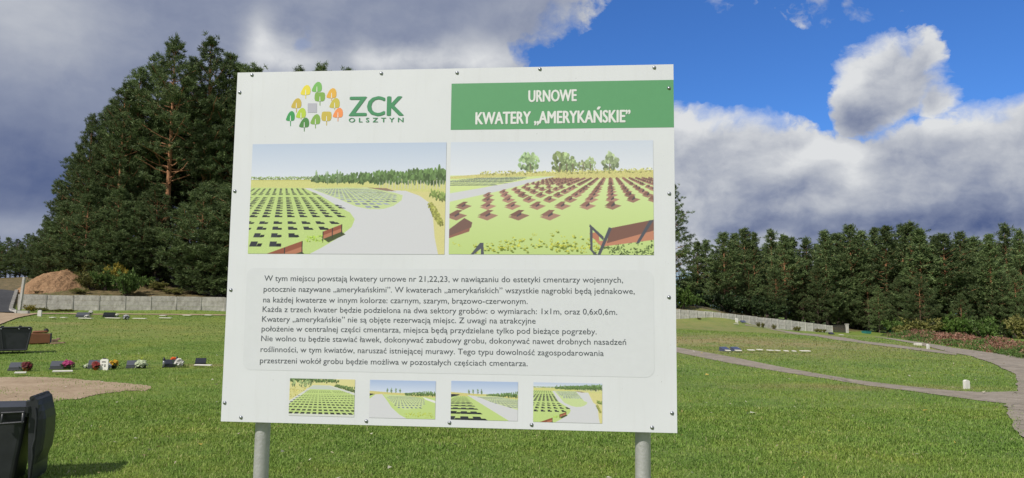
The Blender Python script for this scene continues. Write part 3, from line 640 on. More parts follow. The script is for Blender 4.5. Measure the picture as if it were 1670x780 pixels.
def pic_brown(w, h):
    cv = Canvas(w, h); cv.grad(0, .33, (194, 202, 218), (214, 217, 226)); cv.grad(.3, 1.01, LAWN2, LAWN)
    for cx, ry, c_ in ((.385, .085, (128, 150, 112)), (.40, .08, (140, 160, 120)), (.545, .088, (118, 130, 92)), (.58, .08, (140, 156, 116)), (.61, .05, (140, 156, 116)), (.66, .05, (140, 150, 116)), (.695, .06, (150, 165, 124)), (.79, .085, (146, 160, 126))):
        cv.clump(cx, .10+.17-ry+.0, .042 if ry > .06 else .025, ry, c_, 60, .22); cv.poly([(cx-.003, .2), (cx+.003, .2), (cx+.003, .29), (cx-.003, .29)], (120, 110, 96))
    cv.poly([(0, .31), (.2, .285), (.5, .275), (1, .26), (1, .33), (0, .34)], (196, 190, 130), 0.07)
    for x in np.arange(.16, 1, .01): cv.clump(x, .285-.02*x, .012, .02, (176, 176, 116), 5)
    cv.poly([(0, .33), (.3, .315), (.52, .31), (.15, .415), (0, .44)], (200, 214, 150))
    stones(cv, (.55, .25), np.arange(-20, 0)*.9, .17, .55, np.arange(4.2, 9, .55), (92, 98, 112), [(0, .325), (.40, .315), (.24, .38), (.08, .425), (0, .43)], (.75, .3), (70, 74, 88))
    cv.poly([(0, .46), (.15, .415), (.40, .335), (.53, .31), (.45, .345), (.25, .44), (0, .535)], PATHC)
    reg = [(-.2, 1.0), (-.05, .62), (.06, .55), (.2, .45), (.42, .355), (.5, .325), (1.15, .325), (1.15, .6), (.95, .55), (.78, .56), (.6, .63), (.35, .72), (.1, .84)]
    d = list(np.arange(1.62, 4.2, .42))+list(np.arange(4.9, 8.5, .38))
    for dd in sorted(d, reverse=True):
        for c in np.arange(-9, 7)*1.25:
            x = .79+c*.20/dd; y = .25+.62/dd
            if not inpoly(np.array([x]), np.array([y]), reg)[0]: continue
            w_ = .50*.20/dd*0.92; hh = .065/dd*1.75; lean = .3*w_*np.clip((.79-x)*2, -.6, 1)
            k = rng.uniform(.9, 1.12)
            cv.poly([(x-w_*.6, y+hh*.55), (x+w_*.5, y+hh*.05), (x+w_*1.25, y+hh*.35), (x+w_*.3, y+hh*1.0)], np.array((158, 124, 112))*k)
            cv.poly([(x+w_*.1, y+hh*.2), (x+w_*.5, y-hh*.3), (x+w_*.55, y+hh*.25), (x+w_*.15, y+hh*.55)], (86, 80, 84))
            cv.poly([(x-w_*.55+lean*0, y+hh*.35), (x+w_*.05+lean, y-hh*.35), (x+w_*.55+lean, y-hh*.3), (x+w_*.05, y+hh*.42)], np.array(BRN)*k)
    cv.poly([(0, .78), (.075, .68), (.115, .72), (.11, .765), (0, .84)], (118, 92, 86)); cv.poly([(0, .84), (.105, .765), (.10, .80), (0, .86)], (140, 100, 88))
    for k in range(150):
        t = rng.random(); x = .1+.4*t+rng.normal(0, .05) if rng.random() < .5 else .5+.25*rng.random(); y = .98-.22*abs(t-.2)*rng.random()-.06*rng.random()
        cv.clump(x, min(y, .99), .010, .012, (176, 178, 70), 5); 
        if rng.random() < .6: cv.poly([(x, y+.01), (x+.012, y+.01), (x+.010, y+.022), (x, y+.02)], (104, 120, 52))
    for k in range(60): cv.clump(.76+.24*rng.random(), .86+.13*rng.random(), .014, .016, (88, 104, 64), 5)
    cv.poly([(.69, .815), (.735, .80), (.74, .90), (.70, .845)], (176, 120, 98)); cv.poly([(.78, .88), (.995, .78), (1, .80), (1, .87), (.75, .93), (.72, .88)], (184, 128, 106)); cv.poly([(.79, .77), (1, .695), (1, .79), (.775, .90)], (122, 90, 82))
    for P2 in ([(.693, .735), (.76, .845), (.757, .875), (.69, .755)], [(.693, .74), (.706, .76), (.706, .96), (.695, .96)], [(.785, .76), (.80, .77), (.745, 1.0), (.73, 1.0)], [(.98, .70), (1, .70), (.93, .90), (.915, .90)], [(.69, .95), (.70, .95), (.73, 1.0), (.715, 1.0)], [(.155, .90), (.172, .90), (.175, 1), (.16, 1), (.16, .95), (.125, 1), (.11, 1)]): cv.poly(P2, (84, 86, 96))
    return cv.done()
def pic_aerial(w, h):
    cv = Canvas(w, h); cv.grad(0, 1.01, (206, 200, 146), (196, 196, 130))
    for x in np.arange(0, .75, .03): cv.clump(x, .03, .035, .07, TREE, 14)
    for x in (.06, .17, .24, .31): cv.clump(x, .13, .03, .09, (140, 156, 110), 26)
    for x in np.arange(.72, 1, .03): cv.clump(x, .2+.3*(x-.72), .03, .07, (92, 112, 70), 16)
    for k in range(60): cv.clump(.3*rng.random(), .2+.3*rng.random(), .02, .02, (176, 166, 92), 3)
    cv.poly([(.36, .17), (.62, .17), (1, .36), (1, .42), (1, 1.01), (0, 1.01), (0, .60)], (200, 203, 200)); lawn = [(.40, .17), (.58, .18), (1, .42), (1, .94), (0, .94), (0, .68)]
    cv.poly(lawn, LAWN, .03); cv.poly([(.38, .17), (.6, .18), (.78, .29), (.25, .28)], (186, 194, 188))
    reg = [(.27, .30), (.78, .30), (1.1, .44), (1.1, .93), (-.05, .93), (-.05, .72)]
    stones(cv, (.44, .02), (np.arange(-14, 24)+.5)*.55*1.0, .17, .92, [1.05, 1.15, 1.27, 1.4, 1.54, 1.7, 1.88, 2.1, 2.3, 2.7, 2.9, 3.1, 3.3], (60, 64, 58), reg, (.36, .055))
    for P2 in ([(.44, .28), (.455, .28), (.455, .94), (.425, .94)], [(.2, .425), (.85, .43), (.85, .445), (.2, .44)], [(.62, .3), (.64, .3), (.80, .6), (.77, .6)]): cv.poly(P2, LAWN)
    return cv.done()
def pic_path(w, h, left=True):
    cv = Canvas(w, h); cv.grad(0, .36, (160, 178, 212), (200, 208, 226)); cv.grad(.33, 1.01, LAWN, LAWN)
    cv.poly([(0, .29), (.3, .32), (1, .36), (1, .44), (0, .38)], (196, 188, 126), .05)
    for x in np.arange(.55, 1, .02): cv.clump(x, .36-.06*(x-.55), .022, .035+.08*(x-.55), TREE, 14)
    for x in (.27, .33, .40, .46): cv.clump(x, .27, .014, .06, (112, 134, 100), 20)
    if left:
        cv.poly([(0, .5), (.09, .38), (.19, .37), (.26, .52), (.34, .72), (.46, .9), (.58, 1.01), (0, 1.01)], PATHC); cv.poly([(0, .36), (.08, .37), (0, .42)], BLK)
        cv.poly([(.2, .37), (.6, .40), (.85, .5), (.8, .7), (.55, .78), (.4, .68)], (190, 204, 150))
        stones(cv, (.45, .33), np.arange(-9, 16)*.55, .17, .55, list(np.arange(1.5, 6.5, .26)), (104, 112, 130), [(.22, .38), (.8, .41), (.85, .52), (.78, .72), (.70, .80), (.55, .78), (.4, .66)], (.26, .12))
        for k in range(60): cv.clump(.55+.42*rng.random(), .83+.14*rng.random(), .015, .02, (168, 178, 64), 4)
        cv.poly([(.8, .42), (1, .52), (1, .58), (.86, .5)], (214, 214, 218))
    else:
        cv.poly([(.24, .36), (.36, .38), (1, .66), (1, 1.01), (.88, 1.01)], PATHC); cv.poly([(.36, .37), (.7, .38), (1, .46), (1, .72), (.6, .53)], (192, 204, 158))
        stones(cv, (.28, .32), np.arange(1, 26)*.6, .17, .5, list(np.arange(1.6, 6, .27)), (110, 116, 132), [(.36, .38), (1, .42), (1, .7), (.6, .53)], (.34, .14))
        cv.poly([(0, .34), (.14, .35), (.1, .38), (0, .42)], BLK)
        stones(cv, (.17, .30), np.array([-1.8, -1.2, -.55, .12, .75]), .28, .60, [.98, 1.25, 1.55, 1.85, 2.2, 2.5, 2.9, 3.3, 3.8, 4.5, 5.5], BLK, [(-.3, .38), (.5, .38), (.8, 1.1), (-.3, 1.1)], (.40, .16), (36, 38, 44))
    return cv.done()
m_pr = bpy.data.materials.new('picture_print'); m_pr.use_nodes = True; N = NT(m_pr.node_tree)
at_ = N.new('ShaderNodeVertexColor', layer_name='print'); b = N.n['Principled BSDF']; N.l.new(at_.outputs[0], b.inputs['Base Color']); b.inputs['Roughness'].default_value = 0.45; b.inputs['Specular IOR Level'].default_value = 0.4
def picture(label, img, quad):
    us = [buv(*p) for p in quad]; ul = (us[0][0]+us[3][0])/2; ur = (us[1][0]+us[2][0])/2; vt = (us[0][1]+us[1][1])/2; vb = (us[2][1]+us[3][1])/2
    h, w, _ = img.shape; U, V_ = np.meshgrid(np.linspace(ul, ur, w+1), np.linspace(vt, vb, h+1))
    P_ = np.stack([U, np.full_like(U, -0.0012), V_+ZC], -1); ii = np.arange((w+1)*(h+1)).reshape(h+1, w+1)
    qd = np.stack([ii[1:, :-1], ii[1:, 1:], ii[:-1, 1:], ii[:-1, :-1]], -1).reshape(-1, 4); me = np_mesh('picture', P_, qd.ravel(), np.arange(len(qd))*4)
    c = np.clip(img/255.0, 0, 1); c = np.where(c <= 0.04045, c/12.92, ((c+0.055)/1.055)**2.4)/0.98; c = np.clip(c, 0, 0.9).reshape(-1, 3)
    ca = me.color_attributes.new('print', 'FLOAT_COLOR', 'CORNER'); full = np.ones((len(c)*4, 4), np.float32); full[:, :3] = np.repeat(c, 4, 0)
    ca.data.foreach_set('color', full.ravel()); o = link('picture', me, board, m_pr); o['label'] = label
picture('large printed picture of a cemetery with black stones and a grey path', pic_valley(400, 228), [(412.3, 235.3), (728.4, 232.7), (724.7, 414.4), (404.3, 414.4)])
picture('large printed picture of brown gravestones on a lawn with a bench', pic_brown(400, 228), [(735.6, 232.1), (1065.4, 229.4), (1066, 416.5), (731.6, 414.3)])
picture('small printed aerial picture of a grid of graves', pic_aerial(200, 114), [(473, 617), (578.9, 619.2), (577.7, 680), (471, 678)])
picture('small printed picture with a grey path on its left', pic_path(200, 114, True), [(603.6, 619.9), (710.8, 621.5), (709.6, 683.4), (602, 681.7)])
picture('small printed picture with large black stones in front', pic_path(200, 114, False), [(736.3, 621.5), (845, 623), (844, 687), (734.7, 684)])
picture('small printed picture with many black stones and a path on its right', pic_valley(200, 114, 0.16), [(870, 623.8), (982, 625.7), (982, 690), (869.5, 688.7)])

# ------------------------------------------------------------------ concrete walls
M_wall = mat('precast_concrete', (0.36, 0.345, 0.315), 0.92, var=0.30, vscale=2.2, bump=0.4, bscale=9, objrand=0.16)
def stain(m_):
    N = NT(m_.node_tree); b = N.n['Principled BSDF']; old = b.inputs['Base Color'].links[0].from_socket
    tc_ = N.new('ShaderNodeTexCoord').outputs['Object']; oi = N.new('ShaderNodeObjectInfo'); off = N.vm('ADD', tc_, N.new('ShaderNodeNewGeometry').outputs['Position'])
    st_ = N.ramp(N.noise(N.vm('MULTIPLY', off, (1, 1, 0.6)), 2.2, 7, 0.7), [(0.34, (0.74, 0.72, 0.67)), (0.50, (1, 1, 1)), (0.7, (1.18, 1.17, 1.13))])
    sp_ = N.ramp(N.noise(off, 7.0, 6, 0.75), [(0.30, (0.55, 0.54, 0.50)), (0.45, (1, 1, 1))])
    N.put(b.inputs['Base Color'], N.mix(1.0, N.mix(1.0, old, st_, 'MULTIPLY'), sp_, 'MULTIPLY'))
stain(M_wall)
M_wall2 = mat('pale_precast_concrete', (0.53, 0.515, 0.48), 0.92, var=0.22, vscale=2.2, bump=0.4, bscale=9, objrand=0.12); stain(M_wall2)
def wall(label, P2, n, M_wall=M_wall):            # P2: (x, y, base z, height) polyline
    P2 = np.array(P2); s_ = np.r_[0, np.cumsum(np.hypot(np.diff(P2[:, 0]), np.diff(P2[:, 1])))]; t = np.linspace(0, s_[-1], n+1)
    Q2 = np.stack([np.interp(t, s_, P2[:, k]) for k in range(4)], -1); o = Q2[n//2]
    root = thing('concrete_wall', label, 'wall', (o[0], o[1], o[2]))
    for i in range(n+1):
        x, y, z, h = Q2[i]; d = Q2[min(i+1, n)]-Q2[max(i-1, 0)]
        mb = MB(); mb.box((0, 0, (h-0.3)/2-0.02), (0.10, 0.15, h+0.32), 0, T(x-o[0], y-o[1], z-o[2])@Rm(math.atan2(d[1], d[0]), 'Z'))
        mb.build('post', M_wall, root)
    for i in range(n):
        a, b_ = Q2[i], Q2[i+1]; c_ = (a+b_)/2; d = b_-a; L_ = math.hypot(d[0], d[1]); mb = MB(); hh = c_[3]; rows = 3
        dz = rng.normal(0, 0.02); 
        for r_ in range(rows):
            z0 = -0.25 if r_ == 0 else hh*r_/rows; z1 = hh*(r_+1)/rows+dz*(r_ == rows-1)
            mb.box((0, rng.normal(0, 0.003), (z0+z1)/2), (L_-0.10, 0.085, z1-z0-0.012), 0)
        po = mb.build('panel', M_wall, root); po.location = (c_[0]-o[0], c_[1]-o[1], c_[2]-o[2]); po.rotation_euler = (0, -math.atan2(d[2], L_), math.atan2(d[1], d[0]))
    return root
def wp(px, yb, yt, Y): p = at(px, yb, Y); return (p[0], p[1], p[2], (yb-yt)*Y/F_PX)
wall('grey precast concrete wall below the tall dark pines on the left', [wp(30, 504.5, 480, 53), wp(121, 506, 482, 53.8), wp(214, 507, 483.5, 54.6), wp(300, 508, 484.5, 55.4), wp(370, 508.5, 485.5, 56), wp(560, 511, 489, 60), wp(760, 514, 494, 66), wp(855, 516, 497.5, 71.5)], 24)
wall('pale precast concrete wall descending along the right field', [wp(860, 516, 498, 72), wp(1000, 519, 501, 74), wp(1104, 521, 504, 77), wp(1180, 527, 511, 80), wp(1262, 534.5, 520, 84), wp(1357, 543.5, 531.2, 88.5)], 36, M_wall2)

# ------------------------------------------------------------------ trees
def unit(v): return v/np.maximum(1e-9, np.linalg.norm(v, axis=-1, keepdims=True))
def tufts(cen, axis, n_per, ln, wd, g, up=0.35, flat_=1.0):
    n = len(cen)*n_per; c = np.repeat(cen, n_per, 0); a = np.repeat(axis, n_per, 0)
    d = unit(g.normal(0, 1, (n, 3))*np.array([1, 1, flat_])+a*0.75+np.array([0, 0, up])); s_ = unit(np.cross(d, g.normal(0, 1, (n, 3))))
    b0 = c+g.normal(0, ln*0.25, (n, 3)); L_ = ln*g.uniform(0.55, 1.2, (n, 1)); w_ = wd*g.uniform(0.6, 1.3, (n, 1))
    return np.stack([b0-s_*w_/2, b0+s_*w_/2, b0+d*L_], 1)
def make_pine(seed, H, rad, cb, nl, n_per, ln, wd, bare=0.0, flatter=0.45):
    g = np.random.default_rng(seed); tr = MB()
    zs = np.linspace(0, 1, 10); bx = np.cumsum(g.normal(0, 0.012*H/9, 10)); by = np.cumsum(g.normal(0, 0.012*H/9, 10)); bx -= bx[0]; by -= by[0]
    r0 = 0.011*H+0.03
    tr.tube([(bx[i], by[i], zs[i]*H*0.985-0.3*(i == 0)) for i in range(10)], [r0*(1.25 if i == 0 else 1)*(1-zs[i])**0.75+0.018 for i in range(10)], 8)
    cen, axs = [], []
    for k in range(nl):
        t = cb+(0.985-cb)*(k+g.random())/nl; t = min(t, 0.985); u = (t-cb)/(1-cb)
        prof = (0.55+0.6*math.sin(math.pi*min(1, u*1.05)**0.75))*(1-u**2.4)+0.08
        L_ = rad*prof*g.uniform(0.6, 1.15); a = k*2.399+g.normal(0, 0.35)
        p0 = np.array([np.interp(t, zs, bx), np.interp(t, zs, by), t*H*0.985]); rise = g.uniform(-0.12, 0.22)+0.75*u**2
        pts = []; seg = 5
        for j in range(seg+1):
            s_ = j/seg; pts.append(p0+np.array([math.cos(a)*L_*s_, math.sin(a)*L_*s_, L_*(rise*s_+0.22*s_*s_)])+g.normal(0, 0.03*L_, 3)*(s_ > 0))
        if g.random() < 0.75: tr.tube(pts, [0.022+0.055*(1-u)*(1-j/seg)*H/18 for j in range(seg+1)], 4, caps=False)
        if u < bare and g.random() < 0.75: continue
        pts = np.array(pts); nt = max(3, int(L_*3.0))
        for j in range(nt):
            s_ = 0.25+0.75*math.sqrt((j+g.random())/nt); i = min(int(s_*seg), seg-1); p = pts[i]+(pts[i+1]-pts[i])*(s_*seg-i)
            sd = np.array([-math.sin(a), math.cos(a), 0])*g.normal(0, 0.26*L_*(1.15-0.6*s_)); q_ = p+sd+np.array([0, 0, g.normal(0.06, 0.10)]); cen.append(q_)
            axs.append(unit(np.array([math.cos(a), math.sin(a), 0.35])+unit(sd+1e-6)*0.5))
    cen.append(np.array([bx[-1], by[-1], H*0.985])); axs.append(np.array([0, 0, 1.0]))
    cen, axs = np.array(cen), np.array(axs)
    sub = np.concatenate([cen, cen+g.normal(0, ln*0.8, cen.shape)*np.array([1, 1, flatter])]); sax = np.concatenate([axs, axs])
    crown = tri_mesh('pine_crown', tufts(sub, sax, n_per, ln, wd, g, 0.3, 0.7))
    return tr, crown
M_bark = bpy.data.materials.new('pine_bark'); M_bark.use_nodes = True; N = NT(M_bark.node_tree); b = N.n['Principled BSDF']
tcn = N.new('ShaderNodeTexCoord'); sz = N.new('ShaderNodeSeparateXYZ'); N.l.new(tcn.outputs['Object'], sz.inputs[0])
hcol = N.ramp(N.step(N.m('ADD', sz.outputs[2], N.m('MULTIPLY', N.noise(tcn.outputs['Object'], 1.5, 3), 3.0)), 3.0, 9.5), [(0, (0.085, 0.065, 0.052)), (0.6, (0.21, 0.115, 0.062)), (1, (0.34, 0.165, 0.078))])
nz = N.noise(N.vm('MULTIPLY', tcn.outputs['Object'], (1, 1, 0.25)), 14, 5, 0.7)
N.put(b.inputs['Base Color'], N.mix(1.0, hcol, N.ramp(nz, [(0.35, (0.55, 0.55, 0.55)), (0.65, (1.2, 1.2, 1.2))]), 'MULTIPLY')); b.inputs['Roughness'].default_value = 0.9
M_needle = foliage('pine_needles', [(0.042, 0.068, 0.028), (0.088, 0.136, 0.050), (0.138, 0.194, 0.070), (0.20, 0.25, 0.10)], 0.28, 0.6)
M_needle_young = foliage('young_needles', [(0.028, 0.058, 0.016), (0.05, 0.092, 0.024), (0.085, 0.128, 0.036)], 0.25, 0.4)
def proto(*a, **k):
    tr, cr = make_pine(*a, **k); t_o = tr.build('trunk', M_bark); tm = t_o.data; bpy.data.objects.remove(t_o)
    cr.materials.append(M_needle); return (tm, cr, a[1])
PT_BIG = [proto(11+i, 22.0, 3.7, 0.20+0.05*(i % 3), 122, 26, 0.34, 0.062, bare=0.05) for i in range(5)]
PT_TALL = [proto(31+i, 22.0, 3.3, 0.38, 92, 26, 0.34, 0.062, bare=0.15) for i in range(2)]
PT_SKIRT = [proto(41+i, 12.0, 3.3, 0.03, 95, 22, 0.34, 0.065) for i in range(3)]
PT_ROW = [proto(51+i, 16.0, (2.3, 2.7, 2.0, 2.5, 2.9, 2.2)[i], (0.12, 0.30, 0.18, 0.42, 0.24, 0.10)[i], (96, 84, 96, 74, 92, 106)[i], 14, 0.42, 0.12, bare=(0, .1, 0, .2, .05, 0)[i], flatter=0.25) for i in range(6)]
PT_SPRUCE = proto(61, 16.0, 2.1, 0.06, 120, 10, 0.40, 0.11, flatter=0.2)
ORD = 'zeroth first second third fourth fifth sixth seventh eighth ninth tenth eleventh twelfth thirteenth fourteenth fifteenth sixteenth seventeenth eighteenth nineteenth twentieth'.split()
TENS = {2: 'twenty', 3: 'thirty', 4: 'forty'}
def ordn(n): return ORD[n] if n <= 20 else (TENS[n//10]+'-'+ORD[n % 10] if n % 10 else {3: 'thirtieth', 4: 'fortieth'}[n//10])
def plant(px, ytop, Y, prt, label, cat='pine', group=None, wide=1.0, name='pine_tree'):
    p = at(px, ytop, Y); z0 = gz1(p[0], p[1]); H = p[2]-z0
    tm, cm, h0 = prt; k = H/h0
    t = thing(name, label, cat, (p[0], p[1], z0-0.05), rng.uniform(0, 6.28), group); kw = k*wide*rng.uniform(0.92, 1.08)
    t.scale = (kw, kw, k); link('trunk', tm, t); link('crown', cm, t); return t
# left stand: outline trees (pixel of the tip, distance)
lead = [(76, 352, 70, 0, 'small pine at the far left tip of the tall left stand'), (103, 303, 68, 1, 'pine on the descending left edge of the tall stand, second from its tip'),
        (131, 246, 70, 2, 'pine on the left slope of the tall stand above the sand heap'), (152, 184, 68, 3, 'pine with a spreading top midway up the left slope of the stand'),
        (184, 160, 71, 4, 'pine just left of the shoulder of the tall left stand'), (205, 134, 68, 0, 'pine forming the shoulder of the tall left stand'),
        (229, 107, 70, 1, 'pine right of the shoulder of the tall left stand'), (262, 100, 72, 2, 'pine just left of the two highest tops of the left stand'),
        (289, 59, 68, 5, 'highest left pine of the two highest tops, with an orange forked trunk'), (319, 92, 74, 3, 'pine in the dip between the two highest tops'),
        (346, 57, 70, 6, 'right one of the two highest pines near the upper left of the board'), (375, 84, 72, 4, 'pine touching the upper left corner of the board'),
        (398, 101, 71, 1, 'pine half hidden behind the upper left edge of the board')]
ALLP = PT_BIG+PT_TALL
for px, yt, Y, k, lb in lead: plant(px, yt, Y, ALLP[k], lb, group='pines of the tall left stand', wide=0.88 if px < 215 else 1.0)
for i, (px, yt, Y, k) in enumerate([(417, 103, 74, 2), (490, 108, 76, 3), (526, 102, 74, 5), (567, 108, 75, 6)]):
    plant(px, yt, Y, ALLP[k], '%s of the four pine tips peeking over the top edge of the board' % ORD[i+1], group='pine tips above the board')
for i, (px, yt, Y, k) in enumerate([(620, 135, 76, 0), (690, 150, 78, 1), (760, 165, 78, 4), (830, 175, 80, 2), (900, 200, 82, 3), (970, 225, 82, 0), (1040, 262, 84, 1)]):
    plant(px, yt, Y, ALLP[k], 'pine of the tall stand hidden behind the white board', group='pines hidden behind the board')
for i in range(12):
    plant(430+54*i+rng.uniform(-12, 12), 250+rng.uniform(-40, 40)+5*i, 74+0.8*i+rng.uniform(-2, 8), PT_BIG[(i*2) % 5], 'pine of the tall stand hidden behind the white board', group='pines hidden behind the board', wide=1.2)
for i in range(14):
    plant(425+48*i+rng.uniform(-12, 12), 375+rng.uniform(-25, 25)+3*i, 69+1.0*i+rng.uniform(-1, 2), PT_SKIRT[i % 3], 'low pine at the foot of the stand hidden behind the white board', group='low pines hidden behind the board', wide=1.25)
plant(1094, 296, 84, PT_BIG[0], 'tall dark pine rising right beside the right edge of the board', wide=1.0)
# fillers inside the left stand and its foliage skirt
for i, (px, yt, Y, k) in enumerate([(112, 325, 74, 3), (146, 270, 75, 1), (172, 215, 72, 0), (200, 200, 75, 2), (225, 175, 73, 4), (250, 165, 76, 1), (275, 150, 78, 0), (305, 150, 73, 5), (330, 140, 78, 2), (362, 150, 71, 3), (390, 170, 70, 0), (240, 230, 69, 1), (180, 280, 68, 3)]):
    plant(px, yt, Y, ALLP[k], '%s pine from the left filling the inside of the tall left stand' % ordn(i+1), group='pines inside the left stand')
for i, (px, yt, Y, k) in enumerate([(84, 362, 66, 0), (112, 330, 66, 1), (146, 318, 65, 2), (172, 372, 64, 1), (196, 308, 65, 0), (228, 330, 65, 1), (258, 300, 66, 2), (300, 372, 67, 0), (334, 300, 64, 1), (352, 372, 62.5, 0), (374, 318, 64, 2), (396, 290, 63.5, 0), (318, 400, 63, 2)]):
    plant(px, yt, Y, PT_SKIRT[k], '%s low young pine from the left at the foot of the tall left stand' % ordn(i+1), group='low pines at the foot of the left stand', wide=1.2)
for i, px in enumerate(list(range(90, 400, 26))+list(range(1112, 1440, 24))):
    lf = px < 500
    plant(px, (395 if lf else 452)+rng.uniform(-12, 12), 88 if lf else 132, PT_SKIRT[i % 3], 'dark tree far back between the trunks of the left stand' if lf else 'small dark distant tree seen through gaps of the right forest', 'tree', 'background trees of the left stand' if lf else 'distant trees behind the right forest', 1.4, 'conifer_tree')
for i, (px, yt) in enumerate([(-25, 386), (-4, 383), (14, 386), (30, 389), (46, 380), (62, 386), (4, 402), (36, 400), (-14, 400), (20, 404), (52, 402), (66, 398), (-38, 396)]):
    plant(px, yt, 100+4*(i % 3) if i < 6 else 94, (PT_BIG if i < 6 else PT_SKIRT)[i % 3], '%s dark tree from the left in the low far row behind the asphalt road' % ordn(i+1), 'tree', 'far low trees at the left edge', name='conifer_tree', wide=1.3)
# right forest, front row
tops = [(1137, 392), (1152, 386), (1180, 380), (1198, 377), (1213, 373), (1229, 377), (1257, 369), (1278, 382), (1291, 388), (1315, 383), (1345, 372), (1363, 376), (1385, 366), (1401, 372), (1425, 372), (1443, 368), (1470, 365), (1485, 363), (1498, 368), (1521, 379), (1537, 376), (1565, 374), (1586, 384), (1612, 378), (1638, 364), (1662, 368), (1690, 366), (1718, 372)]
for i, (px, yt) in enumerate(tops):
    Y = 104+5*math.sin(i*2.4) if px < 1480 else 98+5*math.sin(i*2.4)
    lb = '%s pine from the left along the skyline of the right forest' % ordn(i+1)
    plant(px, yt+rng.uniform(-3, 5), Y, PT_SPRUCE if i in (6, 24, 25) else PT_ROW[(i*5+i//3) % 6], lb, group='pines along the right forest edge', wide=rng.uniform(0.92, 1.32))
for i, px in enumerate(range(1146, 1740, 17)):
    yt = np.interp(px, [p[0] for p in tops], [p[1] for p in tops])+rng.uniform(14, 34)
    if px < 1175: continue
    plant(px+rng.uniform(-4, 4), yt, 112+rng.uniform(0, 12), PT_ROW[(i*7+2) % 6], 'pine deep inside the right forest, seen between the front trunks', group='pines deep inside the right forest', wide=1.25)
for i, px in enumerate(range(1150, 1730, 22)):
    yt = 455+rng.uniform(-28, 26)+ (px-1400)*0.02
    plant(px+rng.uniform(-6, 6), yt, 99+rng.uniform(-3, 4) if px < 1450 else 93+rng.uniform(-3, 4), PT_SKIRT[(i*2+1) % 3], '%s low pine from the left along the foot of the right forest' % ordn(i+1), group='low pines at the foot of the right forest', wide=0.95)

# broadleaf shrubs
def make_shrub(seed, n, ln, wd, nper=10):
    g = np.random.default_rng(seed); tr = MB(); cen = []; ax = []
    for k in range(9):
        a = g.uniform(0, 6.28); sl = g.uniform(0.1, 0.75); tip = np.array([math.cos(a)*sl, math.sin(a)*sl, g.uniform(0.55, 1.0)*(1-0.35*sl)])
        tr.tube([(0, 0, -0.05), tip*0.5+g.normal(0, 0.04, 3), tip*0.95], [0.03, 0.02, 0.008], 5, caps=False)
        for j in range(n//9):
            s_ = g.uniform(0.15, 1.0)**0.6; cen.append(tip*s_+g.normal(0, 0.13, 3)*np.array([1, 1, 0.8])); ax.append(unit(tip+np.array([0, 0, 0.2])))
    cen = np.array(cen); cen[:, 2] = np.maximum(cen[:, 2], 0.04)
    o = tr.build('stems', M_bark); sm = o.data; bpy.data.objects.remove(o)
    return sm, tri_mesh('shrub_foliage', tufts(cen, np.array(ax), nper, ln, wd, g, 0.2))
SH = [make_shrub(70+i, 150, 0.14, 0.07, 12) for i in range(3)]
M_sh = {'green': foliage('shrub_green', [(0.05, 0.095, 0.022), (0.095, 0.165, 0.038), (0.15, 0.22, 0.06)], 0.3, 0.3), 'olive': foliage('shrub_olive', [(0.095, 0.105, 0.03), (0.175, 0.18, 0.05), (0.25, 0.23, 0.08)], 0.3, 0.3),
        'yellow': foliage('shrub_yellow', [(0.17, 0.16, 0.03), (0.32, 0.27, 0.045), (0.48, 0.37, 0.07)], 0.3, 0.3), 'dark': foliage('shrub_dark', [(0.018, 0.036, 0.012), (0.034, 0.062, 0.02), (0.06, 0.09, 0.03)], 0.25, 0.3),
        'bright': foliage('shrub_bright', [(0.05, 0.10, 0.018), (0.09, 0.16, 0.03), (0.14, 0.21, 0.05)], 0.35, 0.2)}
SHM = {}
def shrub(px, yb, Y, wpx, hpx, kind_, label, i=0, group=None, name='shrub'):
    p = at(px, yb, Y); z0 = gz1(p[0], p[1]); H = at(px, yb-hpx, Y)[2]-z0; r_ = wpx*Y/F_PX/2
    t = thing(name, label, 'shrub' if name == 'shrub' else name, (p[0], p[1], z0), rng.uniform(0, 6), group); t.scale = (r_/0.75, r_/0.75, H/1.02)
    sm, fm = SH[i % 3]; key = (i % 3, kind_)
    if key not in SHM: c_ = fm.copy(); c_.materials.clear(); c_.materials.append(M_sh[kind_]); SHM[key] = c_
    link('stems', sm, t); link('foliage', SHM[key], t); return t
